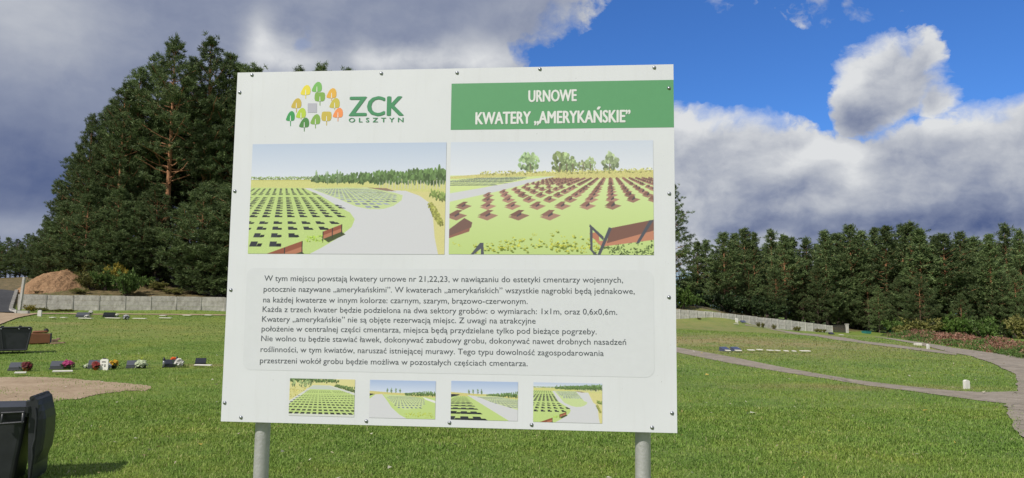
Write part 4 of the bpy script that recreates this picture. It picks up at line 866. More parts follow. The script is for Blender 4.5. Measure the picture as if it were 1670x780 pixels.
for i, a in enumerate([(148, 480, 61, 46, 40, 'olive', 'olive shrub right beside the sand heap behind the left wall'), (172, 482, 61, 44, 44, 'green', 'green leafy shrub behind the left wall, right of the olive one'),
        (205, 482, 60, 46, 46, 'green', 'tall green bush touching the left wall below the pines'), (133, 462, 66, 56, 42, 'yellow', 'yellowing bush above the sand heap'), (200, 452, 66, 40, 34, 'yellow', 'small yellow-leaved bush among the left pines'),
        (222, 470, 66, 44, 40, 'olive', 'olive bush on the bank behind the left wall'), (178, 440, 68, 50, 40, 'dark', 'dark bush under the left pines'), (262, 478, 63, 40, 20, 'olive', 'low olive bush on the bank above the left wall'), (96, 447, 68, 44, 34, 'olive', 'olive bush on top of the sand heap'),
        (118, 452, 67, 44, 34, 'olive', 'olive bush right of the top of the sand heap'), (160, 462, 64, 50, 44, 'olive', 'olive bush rising behind the leafy green shrub'), (188, 466, 63, 40, 40, 'yellow', 'yellow-olive bush between the green bushes behind the left wall'), (238, 474, 63.5, 40, 26, 'green', 'small green bush on the bank between the left shrubs and the pines'),
        (62, 482, 59, 26, 8, 'olive', 'small weed tuft at the left foot of the sand heap'), (128, 481, 59.5, 30, 12, 'olive', 'weed tuft at the right foot of the sand heap'), (102, 447, 63.5, 24, 10, 'green', 'small green tuft on the crest of the sand heap'), (150, 446, 68, 60, 46, 'dark', 'dark bush deep behind the yellow bush'), (72, 440, 74, 60, 40, 'dark', 'dark bush behind the left flank of the sand heap'), (285, 482, 62, 36, 14, 'olive', 'low weed bush on top of the left wall bank'), (1150, 508, 95, 60, 34, 'dark', 'dark bush behind the right wall, third from the board'), (1188, 512, 96, 60, 36, 'dark', 'dark bush at the forest foot left of the middle of the right wall'), (1222, 517, 97, 56, 38, 'dark', 'dark bush under the pines behind the right wall, centre'), (1258, 522, 98, 56, 36, 'dark', 'dark bush at the forest foot behind the lower right wall'),
        (1112, 505, 82, 44, 42, 'bright', 'light green young bush behind the wall right of the board'), (1132, 506, 84, 36, 30, 'green', 'green bush behind the wall, second from the board'), (1120, 500, 105, 70, 60, 'dark', 'dark tree-like bush at the gap beside the right forest'),
        (1400, 545, 104, 40, 24, 'green', 'green bush at the foot of the two-legged pole'), (1498, 548, 90, 66, 34, 'olive', 'wide olive bush behind the brush heap'), (1460, 545, 94, 44, 28, 'green', 'green bush left of the wide olive bush'), (1560, 552, 90, 44, 44, 'bright', 'bright leafy bush in front of the right forest'),
        (1608, 552, 88, 54, 40, 'green', 'round green bush near the right edge, left of the last one'), (1662, 554, 86, 58, 44, 'olive', 'greyish bush at the right edge of the view'), (1535, 550, 92, 36, 24, 'dark', 'low dark bush between the olive and bright bushes'), (1300, 533, 101, 34, 26, 'green', 'green bush behind the middle of the right wall'),
        (1335, 540, 104, 30, 30, 'bright', 'bright green sapling behind the lower end of the right wall')]):
    shrub(*a, i)
# weeds against the walls
for i, (px, yb, Y) in enumerate([(1237, 530.5, 82), (1245, 531.5, 82.3), (1262, 533.8, 83.3), (1297, 537.3, 85), (1303, 538, 85.3), (1332, 541, 86.6), (1338, 541.5, 86.9), (1345, 542, 87.2), (1140, 524, 77.5)]):
    shrub(px, yb, Y, 8, 6, 'olive', '%s thin weed from the left growing against the right wall' % ordn(i+1), i, 'weeds along the right wall', 'weed')
for i, (px, yb, w_, h_) in enumerate([(50, 507, 20, 11), (66, 508, 24, 7), (92, 509, 30, 5), (110, 508.5, 26, 5), (335, 510, 26, 5), (358, 510, 26, 5)]):
    shrub(px, yb, 51+px/60, w_, h_, 'yellow' if i == 0 else 'olive', '%s weed clump from the left along the foot of the left wall' % ordn(i+1), i, 'weeds along the left wall', 'weed')

# ------------------------------------------------------------------ sand heap
g_ = np.random.default_rng(5); U, V_ = np.meshgrid(np.linspace(-1, 1, 70), np.linspace(-1, 1, 50)); c0 = at(97, 470, 62)
hx = (145-42)/2*62/F_PX; top_z = at(90, 442, 62)[2]; bz = gz1(c0[0], c0[1]); prof = np.clip(1-np.abs(U+0.12)**1.35*0.98-np.abs(V_)**2*0.9, 0, None)
prof = prof+0.05*np.sin(U*9+V_*5)*prof+0.035*g_.normal(0, 1, U.shape)*np.sqrt(prof)+0.035*np.sin(U*14-V_*3+2*np.sin(V_*6+U*3))*np.sqrt(prof)
X = c0[0]+U*hx*1.08; Yy = c0[1]+V_*4.0; Z = gz(X, Yy)-0.25+(top_z-bz+0.25)*prof; ii = np.arange(U.size).reshape(U.shape)
qd = np.stack([ii[:-1, :-1], ii[:-1, 1:], ii[1:, 1:], ii[1:, :-1]], -1).reshape(-1, 4); me = np_mesh('sand_heap', np.stack([X, Yy, Z], -1), qd.ravel(), np.arange(len(qd))*4); me.polygons.foreach_set('use_smooth', [True]*len(qd))
tag(link('sand_heap', me, None, M_mound), 'brown heap of bare sand behind the left end of the left wall', 'sand heap')

# leaning post beside the asphalt road
mb = MB(); p0 = at(32, 506, 51.6); mb.box((0, 0, 1.05), (0.16, 0.16, 2.5), 0, T(*p0)@Rm(R(4), 'Y'), 0.01); mb.build('end_post', M_conc)
tag(bpy.data.objects['end_post'], 'tall pale leaning concrete post at the left end of the left wall', 'post')

# ------------------------------------------------------------------ brush heap
pl = gline([(1440, 548), (1490, 556), (1540, 563), (1600, 573), (1670, 586), (1740, 598)]); pl = resample(pl, 60); T3, M3 = [], []
pl_dir = unit(np.gradient(pl, axis=0)); nrm = np.stack([pl_dir[:, 1], -pl_dir[:, 0]], -1); nrm *= np.sign(nrm[:, :1])
n = 22000; k = g_.integers(0, 60, n); s_ = g_.random(n); lng = np.linspace(0, 1, 60)[k]
wd_ = 5.0; hr_ = g_.uniform(0.5, 1.5, 61); hgt = 0.38*hr_[k]*(0.8+0.25*np.sin(k*0.4))*(0.75+0.5*np.sin(s_*9+k))*np.sin(np.pi*np.clip(s_, 0.02, 0.98))**0.6
P_ = pl[k]+nrm[k]*(s_*wd_)[:, None]+g_.normal(0, 0.12, (n, 2)); cz = gz(P_[:, 0], P_[:, 1])+hgt*g_.random(n)**0.5
tt = tufts(np.stack([P_[:, 0], P_[:, 1], cz], -1), np.tile([0, 0, 0.2], (n, 1)), 4, 0.17, 0.055, g_, 0.1); gm = np.repeat((s_ < 0.24+0.14*np.sin(k*0.4)) & (g_.random(n) < 0.8) | (g_.random(n) < 0.10+0.22*(np.sin(k*0.9+s_*6) > 0.5)), 4)
bp = thing('brush_heap', 'long heap of brown dead branches and weeds beside the road on the right', 'brush heap', (*pl[30], gz1(*pl[30])))
for nm, kk, m_ in (('dead_branches', ~gm, foliage('dead_brush', [(0.11, 0.05, 0.032), (0.22, 0.10, 0.066), (0.33, 0.165, 0.115), (0.38, 0.26, 0.19)], 0.1, 0)), ('green_weeds', gm, M_sh['green'])):
    o = link(nm, tri_mesh(nm, tt[kk]-np.array([*pl[30], gz1(*pl[30])])), bp, m_)
# verge meadow in front of the forest keeps to the turf sheet

# two-legged pole, gate, crates
M_pole = mat('weathered_concrete', (0.40, 0.38, 0.34), 0.9, var=0.2)
Yp = 103.0; top_ = at(1392.5, 487, Yp); po = thing('power_pole', 'two-legged pale A-shaped pole in front of the right forest', 'pole', (top_[0], top_[1], gz1(top_[0], top_[1])))
zt = top_[2]-po.location.z
for sx in (-1, 1): mb = MB(); mb.tube([(sx*0.55-0.1, 0, -0.3), (sx*0.07, 0, zt)], [0.14, 0.09], 10); mb.build('leg', M_pole, po)
mb = MB(); mb.box((0, -0.12, zt*0.74), (0.72, 0.1, 0.1), 0); mb.build('crossbar', M_pole, po)
M_gate = mat('rusty_gate', (0.05, 0.045, 0.04), 0.8, var=0.3)
a, b2 = at(1359, 543.5, 88.7), at(1379, 544.5, 89.5); ga = thing('gate', 'dark mesh gate at the lower end of the right wall', 'gate', a, math.atan2(b2[1]-a[1], b2[0]-a[0])); gl = math.hypot(b2[0]-a[0], b2[1]-a[1])
mb = MB()
for z in (0.12, 0.95): mb.box((gl/2, 0, z), (gl-0.1, 0.05, 0.05), 0)
for x in (0.08, gl-0.08): mb.box((x, 0, 0.53), (0.05, 0.048, 0.88), 0)
mb.build('frame', M_gate, ga); mb = MB()
for x in np.linspace(0.14, gl-0.14, 26): mb.box((x, 0, 0.53), (0.035, 0.02, 0.8), 0)
mb.build('mesh_infill', M_gate, ga)
p0 = at(1381.5, 545, 89.6); mb = MB(); mb.box((0, 0, 0.5), (0.34, 0.3, 1.3), 0, T(*p0), 0.02); mb.box((0, 0, 1.18), (0.42, 0.38, 0.08), 0, T(*p0), 0.02); tag(mb.build('gate_post', M_conc), 'pale square gate post right of the dark gate', 'post')
M_teal = mat('teal_plastic', (0.03, 0.20, 0.19), 0.5, var=0.15)
def crate(px, yb, Y, w_, h_, label):
    p = ground(px, yb); Y = p[1]; w = w_*Y/F_PX; h = h_*Y/F_PX; z0 = p[2]; r_ = thing('plastic_container', label, 'container', (p[0], p[1], z0), 0.15, 'teal containers by the brush heap'); hz = h
    mb = MB(); 
    b0, b1 = w*0.44, w*0.5
    V = [(-b0, -.4, 0), (b0, -.4, 0), (b0, .4, 0), (-b0, .4, 0), (-b1, -.46, hz*.92), (b1, -.46, hz*.92), (b1, .46, hz*.92), (-b1, .46, hz*.92)]
    mb.add(V, [(3, 2, 1, 0), (4, 5, 6, 7), (0, 1, 5, 4), (1, 2, 6, 5), (2, 3, 7, 6), (3, 0, 4, 7)]); mb.build('body', M_teal, r_)
    mb = MB(); mb.box((0, 0, hz*.95), (w*1.05, .99, hz*.1), 0, None, hz*.02); mb.build('rim', M_teal, r_)
crate(1424, 541, 72, 10, 8, 'small upright teal plastic container left of the brush heap'); crate(1413, 544, 69, 10, 4, 'low dark teal container on the ground left of the brush heap'); crate(1464, 545.5, 70, 24, 6, 'long low teal container behind the brush heap')

# ------------------------------------------------------------------ marker stones and ground slabs
M_stone = mat('white_marker', (0.62, 0.61, 0.57), 0.85, var=0.12, vscale=14)
def marker(px, yb, hpx, wpx, label, Y=None):
    p = ground(px, yb); s_ = p[1]/F_PX; h, w = hpx*s_, wpx*s_
    mb = MB(); pr = [(-w/2, -0.05), (w/2, -0.05), (w/2, h*0.8)]+[(w/2*math.cos(R(a)), h*0.8+h*0.2*math.sin(R(a))) for a in range(15, 180, 15)]+[(-w/2, h*0.8)]
    mb.prism(pr, -w*0.3, w*0.3, 0); o = mb.build('boundary_stone', M_stone); o.location = p; o.rotation_euler = (0, 0, 0.2); return tag(o, label, 'boundary stone', 'white boundary stones')
marker(1576.5, 634.5, 14.5, 8.5, 'white rounded stone standing where the path meets the road'); marker(1513.5, 569.5, 8, 4, 'small white stone on the grass strip between path and road'); marker(64.5, 516, 10, 5.5, 'small white stone near the left road bend'); marker(1201.5, 526, 7, 4, 'tiny white stone below the right wall')
M_slabw = mat('pale_slab', (0.60, 0.58, 0.52), 0.85, var=0.15, vscale=6)
def slab(px, y, wpx, label, group=None, thick=0.03, dep=0.16, rz=0.0, hl=0.02, m_=None):
    p = ground(px, y); w = wpx*p[1]/F_PX; mb = MB(); mb.box((0, 0, 0), (w, dep, thick), 0, None, 0.005)
    o = mb.build('ground_slab', m_ or M_slabw); o.location = (p[0], p[1], p[2]+0.055+hl); o.rotation_euler = (0.03, 0.01, rz); return tag(o, label, 'slab', group)
slab(33, 613, 16, 'flat white strip in the grass in front of the grave with dark red flowers', rz=0.5); slab(102, 610.5, 28, 'flat white strip in the grass in front of the pink flowers', rz=0.5); slab(1497, 564, 9, 'flat white block lying left of the small stone between path and road', thick=0.12, dep=0.3)
for i, (px, y, w_) in enumerate([(86, 520.5, 8), (104, 520.5, 8), (140, 521.7, 21), (185, 521.2, 24), (228, 522, 21), (270, 521, 19), (266, 517, 10), (305, 516.5, 12), (340, 516.2, 11)]):
    slab(px, y, w_, '%s pale grave edging from the left in the far left row near the wall' % ordn(i+1), 'pale edgings in the far left row', dep=0.3, hl=0.04)
for i, (px, y, w_) in enumerate([(1187, 575.3, 8), (1204, 575.3, 10), (1225, 574.6, 10), (1239, 574, 8), (1256, 575, 8), (1268, 575.4, 6), (1282, 576, 6), (1295, 576.3, 5), (1313, 576, 15)]):
    slab(px, y, w_, '%s pale edging from the left in the row on the right field' % ordn(i+1), 'pale edgings on the right field', dep=0.25, hl=0.03, rz=rng.normal(0, 0.1))
slab(1200.5, 529.6, 7, 'pale slab below the tiny white stone at the right wall', dep=0.4); slab(1372, 547.5, 6, 'pale slab near the gate of the right wall', dep=0.4)

# ------------------------------------------------------------------ graves, flowers, lanterns
M_gran = mat('dark_granite', (0.075, 0.078, 0.088), 0.30, spec=0.5, var=0.2, vscale=60); M_gblk = mat('black_granite', (0.018, 0.019, 0.022), 0.25, var=0.2, vscale=60); M_blue = mat('bluish_granite', (0.06, 0.07, 0.12), 0.35, var=0.2, vscale=60)
def grave(px, yb, wpx, hpx, label, m_=None, rz=0.42, group='small slanted gravestones of the near left row', plate=True):
    p = ground(px, yb); s_ = p[1]/F_PX; w, h = wpx*s_, hpx*s_; m_ = m_ or M_gran
    t = thing('gravestone', label, 'gravestone', p, rz, group); d = max(0.28, w*0.9)
    mb = MB(); pr = [(-d*0.5, 0.05), (-d*0.5, 0.05+h*0.28), (d*0.42, 0.05+h), (d*0.5, 0.05+h*0.9), (d*0.5, 0.05)]
    V = [(sx*w/2, y_, z_) for sx in (-1, 1) for y_, z_ in pr]; mb.add(V, [(0, 1, 2, 3, 4), (9, 8, 7, 6, 5)]+[((i+1) % 5, i, 5+i, 5+(i+1) % 5) for i in range(5)]); mb.build('slanted_slab', m_, t)
    if plate: mb = MB(); mb.box((0, 0, 0.02), (w*1.12, d*1.15, 0.06), 0, None, 0.006); mb.build('base_plate', m_, t)
    return t
grave(26, 604.5, 18, 9.5, 'grey slanted gravestone beside dark red flowers, leftmost of the near row'); grave(93, 602.5, 18, 10, 'grey slanted gravestone beside bright pink flowers'); grave(153, 601, 16, 10, 'grey slanted gravestone half hidden by red flowers and a white plaque')
grave(216, 600.5, 17, 9, 'grey slanted gravestone beside a white-green bouquet'); grave(277, 599, 18, 9, 'black gravestone between two dark lanterns', M_gblk); grave(327, 597, 16, 9.5, 'black slanted gravestone alone at the right end of the near row', M_gblk, 0.32)
slab(331, 600, 27, 'pale thin edging below the lone black gravestone', dep=0.12)
grave(135, 517.5, 18, 6.5, 'grey gravestone with white vases in the far row by the wall', M_gran, 0.4, 'gravestones of the far left row'); grave(178, 517.5, 17, 6.5, 'black gravestone with one white vase in the far row by the wall', M_gblk, 0.4, 'gravestones of the far left row')
grave(1182, 573, 13, 5, 'bluish gravestone on the right field, left of the pair', M_blue, 0.4, 'two bluish gravestones on the right field'); grave(1200, 573, 13, 5, 'bluish gravestone with a white flower on the right field, right of the pair', M_blue, 0.4, 'two bluish gravestones on the right field')
grave(1212, 527, 7, 3.5, 'small dark slab stone below the right wall', M_blue, 0.2, None, False); grave(1356, 546.5, 7, 3.5, 'small black stone below the lower end of the right wall', M_gblk, 0.2, None, False)
M_stem = mat('leaf_green', (0.05, 0.11, 0.03), 0.7)
def petals(c, n, r_, size, g):
    cen = np.array(c)+unit(g.normal(0, 1, (n, 3))*np.array([1, 1, 0.7])+np.array([0, 0, 0.35]))*r_*g.uniform(0.4, 1, (n, 1))*np.array([1, 1, 0.8]); out = []
    nr = unit(cen-np.array(c)+np.array([0, -0.3*r_, 0.5*r_])); a = unit(np.cross(nr, g.normal(0, 1, (n, 3)))); b_ = np.cross(nr, a)
    for k in range(6):
        w0, w1 = 2*np.pi*k/6, 2*np.pi*(k+0.85)/6; out.append(np.stack([cen, cen+(a*math.cos(w0)+b_*math.sin(w0))*size+nr*size*0.3, cen+(a*math.cos(w1)+b_*math.sin(w1))*size+nr*size*0.3], 1))
    return np.concatenate(out)
FM = {}
def fmat(name, col): 
    if name not in FM: FM[name] = foliage('petal_'+name, [tuple(c*0.6 for c in col), col, tuple(min(0.85, c*1.25) for c in col)], 0.2, 0)
    return FM[name]
COLS = {'pink': (0.48, 0.06, 0.20), 'dark_red': (0.14, 0.02, 0.025), 'red': (0.28, 0.04, 0.035), 'yellow': (0.62, 0.38, 0.03), 'white': (0.68, 0.67, 0.62), 'pale_green': (0.50, 0.56, 0.38), 'orange': (0.72, 0.12, 0.02), 'lime': (0.45, 0.55, 0.06), 'grey_white': (0.50, 0.51, 0.52)}
def bouquet(px, yb, wpx, hpx, col, label, pot=None, stalk=False, name='flower_bouquet'):
    g = np.random.default_rng(int(px*13)); p = ground(px, yb); s_ = p[1]/F_PX; w, h = wpx*s_*1.12, hpx*s_*1.15; t = thing(name, label, 'flowers', p, 0.0)
    ph = h*0.3; cz = h*0.62
    link('flowers', tri_mesh('flowers', petals((0, 0, cz), 60, w*0.46, max(0.02, w*0.15), g)), t, fmat(col, COLS[col]))
    lv = np.tile([0, 0, cz*0.7], (26, 1))+g.normal(0, w*0.22, (26, 3))*np.array([1, 1, 0.5]); lv[:, 2] = np.maximum(lv[:, 2], 0.03)
    link('leaves', tri_mesh('leaves', tufts(lv, np.tile([0, 0, 0.1], (26, 1)), 4, w*0.30, w*0.12, g, 0.1)), t, fmat('leaf', (0.06, 0.11, 0.035)))
    if pot: mb = MB(); mb.lathe([(w*0.20, 0), (w*0.28, ph), (w*0.31, ph), (w*0.31, ph*1.15), (w*0.25, ph*1.15)], 14); mb.build('pot', pot, t)
    if stalk:
        st_ = np.array([[0, 0, h*(0.7+0.08*k)] for k in range(8)]); link('stalk', tri_mesh('stalk', tufts(st_, np.tile([0, 0, 1.0], (8, 1)), 6, h*0.28, h*0.10, g, 0.5)), t, fmat('lime', COLS['lime']))
    return t
M_terra = mat('terracotta', (0.50, 0.12, 0.03), 0.7); M_box = mat('brown_planter', (0.12, 0.075, 0.05), 0.8, var=0.2); M_potd = mat('dark_pot', (0.03, 0.03, 0.03), 0.6); M_potw = mat('white_pot', (0.6, 0.6, 0.58), 0.5)
bouquet(42.5, 605.5, 16, 13, 'dark_red', 'dark red flowers in an orange pot beside the leftmost gravestone', M_terra); bouquet(110, 603, 16, 13, 'pink', 'bright pink flowers in a brown pot in the near left row', M_box)
bouquet(156, 604, 13, 12, 'red', 'dull red flowers left of the white plaque', M_terra); bouquet(185.5, 602, 13, 13, 'yellow', 'yellow flowers right of the white plaque', M_potd); bouquet(174, 603, 12, 9, 'grey_white', 'greyish white flowers between the white plaque and the yellow flowers', M_potd); bouquet(142, 601, 11, 5, 'pale_green', 'pale green bouquet lying flat left of the red flowers')
bouquet(230, 601, 17, 11, 'pale_green', 'white-green bouquet with an upright lime stalk in the near left row', M_potd, True); bouquet(283, 597, 10, 14, 'orange', 'orange flowers on the black gravestone between lanterns', M_potd); bouquet(292, 600, 14, 12, 'white', 'white flowers right of the orange flowers', M_potw)
bouquet(147.5, 516.5, 6, 10, 'white', 'white flowers in a vase at the grey far-row gravestone', M_potw); bouquet(141.5, 519, 7, 3.5, 'white', 'low white flowers in front of the grey far-row gravestone'); bouquet(205, 521.7, 9, 6, 'grey_white', 'round greyish white wreath on the grass in the far row', None, False, 'wreath'); bouquet(190.5, 518, 5, 6, 'white', 'single white vase of flowers at the black far-row gravestone', M_potw); bouquet(1203, 571, 4, 4, 'white', 'tiny white flower on the right of the two bluish gravestones', M_potw)
M_lmet = mat('lantern_metal', (0.03, 0.032, 0.036), 0.4, metal=0.5); M_lgl = mat('lantern_glass', (0.20, 0.21, 0.23), 0.15, spec=0.6); M_wpl = mat('white_plaque', (0.72, 0.71, 0.66), 0.6)
def lantern(px, yb, wpx, hpx, label):
    p = ground(px, yb); s_ = p[1]/F_PX; w, h = wpx*s_, hpx*s_; t = thing('grave_lantern', label, 'lantern', p, 0, 'dark grave lanterns')
    mb = MB(); mb.lathe([(w*0.5, 0), (w*0.5, h*0.12), (w*0.38, h*0.15)], 12); mb.build('base', M_lmet, t); mb = MB(); mb.lathe([(w*0.36, h*0.15), (w*0.42, h*0.45), (w*0.36, h*0.70)], 12); mb.build('glass', M_lgl, t); mb = MB(); mb.lathe([(w*0.46, h*0.70), (w*0.46, h*0.76), (w*0.2, h*0.92), (w*0.06, h)], 12); mb.build('lid', M_lmet, t)
lantern(267, 600, 5, 17, 'dark lantern left of the orange flowers'); lantern(288, 598, 5, 17, 'dark lantern behind the orange flowers'); lantern(107.5, 602, 6, 16, 'dark lantern behind the pink flowers'); lantern(226, 600, 4, 14, 'dark lantern beside the white-green bouquet')
p = ground(169.5, 604); s_ = p[1]/F_PX; t = thing('memorial_plaque', 'white shield-shaped plaque with dark lettering, standing among the flowers', 'plaque', p); w = 13*s_; h = 19*s_
mb = MB(); mb.prism([(-w/2, 0), (w/2, 0), (w/2, h*0.85), (w*0.3, h*0.95), (-w*0.3, h*0.95), (-w/2, h*0.85)], -0.015, 0.015); mb.build('plate', M_wpl, t); mb = MB()
for (x, z, ww) in ((-0.2, 0.7, 0.12), (-0.05, 0.71, 0.12), (0.12, 0.70, 0.14), (-0.2, 0.45, 0.16), (0.12, 0.45, 0.16), (0.12, 0.33, 0.12)): mb.box((x*w, -0.018, z*h), (ww*w*1.2, 0.004, h*0.07))
mb.build('lettering', M_lmet, t); mb = MB(); mb.box((0, 0, h*0.99), (w*0.36, 0.03, h*0.09), 0, None, 0.004); mb.build('top_knob', M_lmet, t)

# ------------------------------------------------------------------ wheelie bins
M_blackpl = mat('black_plastic', (0.024, 0.026, 0.030), 0.40, spec=0.5, var=0.3, vscale=5, bump=0.08, bscale=120)
M_brownpl = mat('brown_plastic', (0.20, 0.082, 0.04), 0.36, spec=0.5, var=0.12, vscale=4); M_tyre = mat('rubber', (0.012, 0.012, 0.012), 0.8)
def taper(mb, b0, b1, z0, z1, cx0=0.0, cx1=0.0, bev=0.04, n=6):
    V = []; m4 = None
    for k in range(n+1):
        t = k/n; w = (b0[0]*(1-t)+b1[0]*t)/2; d = (b0[1]*(1-t)+b1[1]*t)/2; cx = cx0*(1-t)+cx1*t; z = z0*(1-t)+z1*t
        for sx, sy, a0 in ((1, 1, 0), (-1, 1, 90), (-1, -1, 180), (1, -1, 270)):
            for j in range(4): a = R(a0+j*30); V.append((cx+sx*(w-bev)+bev*math.cos(a), sy*(d-bev)+bev*math.sin(a), z))
    m = 16; Fs = [tuple(reversed(range(m)))]+[(k*m+i, k*m+(i+1) % m, (k+1)*m+(i+1) % m, (k+1)*m+i) for k in range(n) for i in range(m)]+[tuple(range(n*m, n*m+m))]
    mb.add(V, Fs, 0, False); return mb
def bin_body(root, m_, W0, W1, D0, D1, H, handle=True):
    mb = MB(); taper(mb, (W0, D0), (W1, D1), 0.05, H, 0.03, 0.0); mb.build('body', m_, root)
    mb = MB()
    for z0, z1, e in ((H-0.075, H-0.03, 0.025), (H-0.028, H+0.012, 0.055)): taper(mb, (W1+e, D1+e), (W1+e, D1+e), z0, z1, 0, 0, 0.045, 1)
    mb.build('rim', m_, root)
def wheel(root, x, y, z, r_=0.10):
    mb = MB(); mb.lathe([(r_*0.7, -0.025), (r_*0.95, -0.022), (r_, 0), (r_*0.95, 0.022), (r_*0.7, 0.025)], 20, 0, T(x, y, z)@Rm(R(90), 'X')); w = mb.build('wheel', M_tyre, root)
    mb = MB(); mb.lathe([(r_*0.68, -0.028), (r_*0.3, -0.034), (r_*0.3, 0.034), (r_*0.68, 0.028)], 16, 0, T(x, y, z)@Rm(R(90), 'X')); mb.build('hub', M_blackpl, w)
# near bin, lid open and hanging to the right
e1 = np.array([0.957, 0.29]); e2 = np.array([-0.29, 0.957]); cn = np.array([-4.55, 7.22])        # near lower corner of the hanging lid
DB = 0.47; org = cn+e2*DB/2
nb = thing('wheelie_bin', 'black plastic wheelie bin in the lower left corner with its lid hanging open', 'bin', (org[0], org[1], 0), math.atan2(e1[1], e1[0]))
HB = 0.70; XR = -0.088
mb = MB(); WB = 0.62; V0 = len(mb.v); taper(mb, (0.50, DB-0.10), (WB, DB-0.02), 0.0, HB, XR-WB/2-0.035, XR-WB/2); mb.build('body', M_blackpl, nb)
mb = MB(); taper(mb, (WB+0.03, DB+0.01), (WB+0.03, DB+0.01), HB-0.07, HB-0.035, XR-WB/2, XR-WB/2, 0.04, 1); taper(mb, (WB+0.07, DB+0.05), (WB+0.07, DB+0.05), HB-0.033, HB+0.03, XR-WB/2, XR-WB/2, 0.05, 2); mb.build('rim', M_blackpl, nb)
mb = MB(); yh = -DB/2-0.045; xa, xb = XR-0.19, XR-0.02
mb.tube([(xa, -DB/2+0.0, HB-0.02), (xa, yh, HB-0.03), (xa-0.004, yh, HB-0.115), (xa-0.012, yh+0.01, HB-0.13)], 0.011, 8); mb.tube([(xb, -DB/2, HB-0.02), (xb, yh, HB-0.03), (xb, yh, HB-0.12)], 0.013, 8); mb.tube([(xa-0.015, yh, HB-0.122), (xb+0.012, yh, HB-0.112)], 0.013, 8); mb.tube([(xa-0.01, yh, HB-0.022), (xb+0.01, yh, HB-0.018)], 0.012, 8)
mb.build('handle', M_blackpl, nb)
for yy in (-DB/2+0.08, DB/2-0.08): wheel(nb, XR-0.34, yy, 0.08, 0.08)
# lid: shell with raised middle, profile in x,z swept in y
def lid_prof(s): return s
mb = MB(); zt = HB+0.10; ysn = np.linspace(-DB/2, DB/2, 13); prof = []
inner = [(-0.075, zt-0.02), (-0.070, 0.55), (-0.058, 0.30), (-0.045, 0.10), (-0.035, 0.02)]
Vv = []; rows = []
for j, y_ in enumerate(ysn):
    e = 1-abs(y_)/(DB/2); bul = min(1.0, e*4.0); o_ = []
    for (x_, z_) in [(-0.020, 0.012), (-0.012, 0.05), (-0.008, 0.17), (-0.004+0.022*bul, 0.235), (0.0+0.045*bul, 0.30), (0.005+0.052*bul, 0.45), (0.005+0.050*bul, 0.60), (0.003+0.036*bul, 0.68), (0.0+0.018*bul, 0.74), (-0.01+0.005*bul, zt-0.01), (-0.035, zt+0.012)]: o_.append((x_, y_, z_))
    rows.append([(a, y_, b_) for a, b_ in reversed(inner)][::-1]+[]); rows[-1] = [(a, y_, b_) for a, b_ in inner]+o_
m = len(rows[0]); Vv = [p for r_ in rows for p in r_]
Fs = [(j*m+i, j*m+(i+1) % m, (j+1)*m+(i+1) % m, (j+1)*m+i) for j in range(12) for i in range(m)]+[tuple(range(m))[::-1], tuple(range(12*m, 13*m))]
mb.add(Vv, Fs, 0, False); lid = mb.build('lid', M_blackpl, nb)
mb = MB(); mb.tube([(-0.028, -DB/2-0.012, 0.06), (-0.014, -DB/2-0.012, 0.26), (-0.022, -DB/2-0.012, 0.34), (-0.006, -DB/2-0.012, 0.42), (-0.004, -DB/2-0.012, 0.62), (-0.022, -DB/2-0.012, 0.72)], 0.009, 6); mb.build('edge_bead', M_blackpl, lid)
for y_ in (-DB/2+0.05, -DB/2+0.20, DB/2-0.20, DB/2-0.05):
    mb = MB(); mb.tube([(-0.055, y_-0.05, zt+0.005), (-0.055, y_+0.05, zt+0.005)], 0.024, 12); mb.box((-0.085, y_, zt-0.05), (0.06, 0.05, 0.07), 0, None, 0.01); mb.build('hinge', M_blackpl, nb)
# tipped black bin and brown bin behind it
p = ground(20, 577.5); tb = thing('wheelie_bin', 'large black plastic bin tipped over on its side at the left edge', 'bin', (p[0], p[1]+0.05, p[2]+0.10), 0.60)
s_ = p[1]/F_PX; hh = 38*s_; xr = 27*p[1]*0.83/F_PX
mb = MB(); V = []
L0 = -1.15
for x_, k in ((L0, 0.80), (xr-0.13, 1.0)):
    pass
P1 = [(L0, 0.0), (xr-0.15, 0.0), (xr-0.08, 0.03), (xr, hh*0.93), (xr-0.03, hh), (L0, hh*0.99)]
mb.prism(P1, -0.05, 0.95); mb.build('body', M_blackpl, tb)
mb = MB(); mb.tube([(xr+0.0, -0.075, hh*0.97), (xr-0.11, -0.075, 0.02)], 0.030, 8); mb.tube([(L0, -0.07, hh-0.01), (xr, -0.07, hh-0.01)], 0.026, 8); mb.tube([(L0, -0.07, 0.03), (xr-0.12, -0.07, 0.03)], 0.028, 8); mb.tube([(xr-0.76, -0.065, 0.03), (xr-0.88, -0.065, hh-0.02)], 0.018, 6); mb.build('rim', M_blackpl, tb)
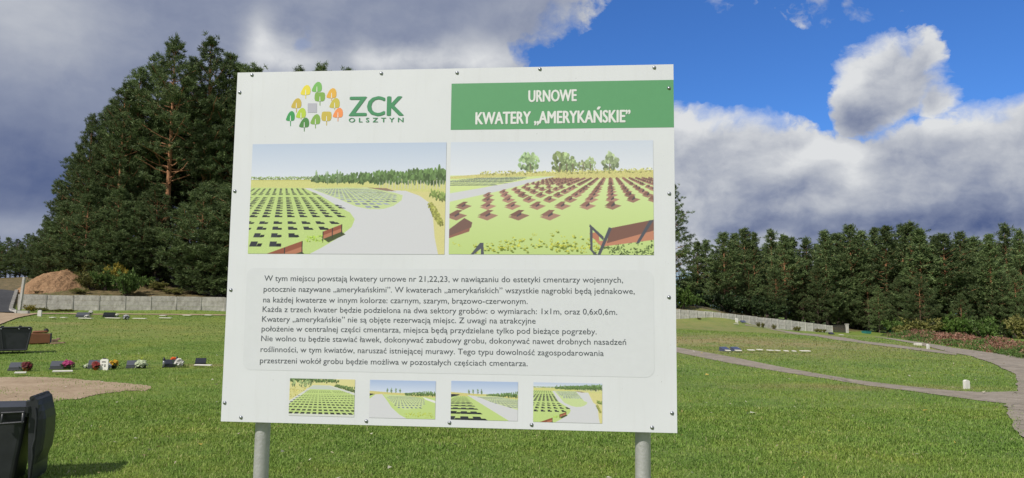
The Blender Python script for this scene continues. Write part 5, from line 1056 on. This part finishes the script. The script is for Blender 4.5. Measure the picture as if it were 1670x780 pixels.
for x_ in (xr-0.86, xr-0.36, xr-0.07): mb = MB(); mb.lathe([(0.022, 0), (0.022, 0.014), (0.012, 0.022)], 10, 0, T(x_, -0.095, hh-0.055)@Rm(R(90), 'X')); mb.build('bolt', M_bolt, tb)
for x_ in (xr-0.83, xr-0.33): mb = MB(); mb.box((x_, 0.02, hh+0.025), (0.09, 0.10, 0.06), 0, None, 0.01); mb.build('hinge', M_blackpl, tb)
p = ground(62, 561.5); s_ = p[1]/F_PX; bb = thing('wheelie_bin', 'brown plastic wheelie bin lying on its side behind the tipped black bin', 'bin', (p[0], p[1]+0.1, p[2]+0.03), 0.56); hb = 15.5*s_; lb = 35*s_*0.85
mb = MB(); mt = T(lb*0.46, 0, hb*0.52)@Rm(R(-90), 'Y'); mb2 = MB(); taper(mb2, (hb*0.98, 0.50), (hb*1.12, 0.56), 0, lb, 0, 0, 0.03); mb.add(mb2.v, mb2.f, 0, False, mt); mb.build('body', M_brownpl, bb)
mb = MB(); mb.box((lb*0.46+0.03, 0, hb*0.52), (0.07, 0.52, hb*1.04), 0, None, 0.02); mb.build('base', M_blackpl, bb)
mb = MB(); mb.box((lb*0.02, 0.0, hb*1.05+0.06), (lb*0.72, 0.5, 0.09), 0, Rm(R(-3), 'Y'), 0.03); mb.build('lid', M_brownpl, bb)
wheel(bb, lb*0.26, -0.2, hb*1.05+0.10, 0.09); wheel(bb, lb*0.26, 0.22, hb*1.05+0.10, 0.09)
M_wood = mat('weathered_wood', (0.26, 0.17, 0.12), 0.85, var=0.25)
p = ground(94, 562); mb = MB(); mb.box((0, 0, 0.06), (0.52, 0.12, 0.05), 0, T(*p)@Rm(0.2, 'Z')@Rm(R(-4), 'Y'), 0.006); tag(mb.build('plank', M_wood), 'reddish wooden plank on the grass right of the brown bin', 'plank')
p = ground(89, 558.5); mb = MB(); mb.box((0, 0, 0.07), (0.22, 0.14, 0.12), 0, T(*p)@Rm(0.7, 'Z'), 0.01); mb.box((0.12, 0.05, 0.14), (0.12, 0.10, 0.08), 0, T(*p)@Rm(0.2, 'Z'), 0.01); tag(mb.build('wood_scrap', M_wood), 'dark broken wood scrap behind the plank', 'wood scrap')
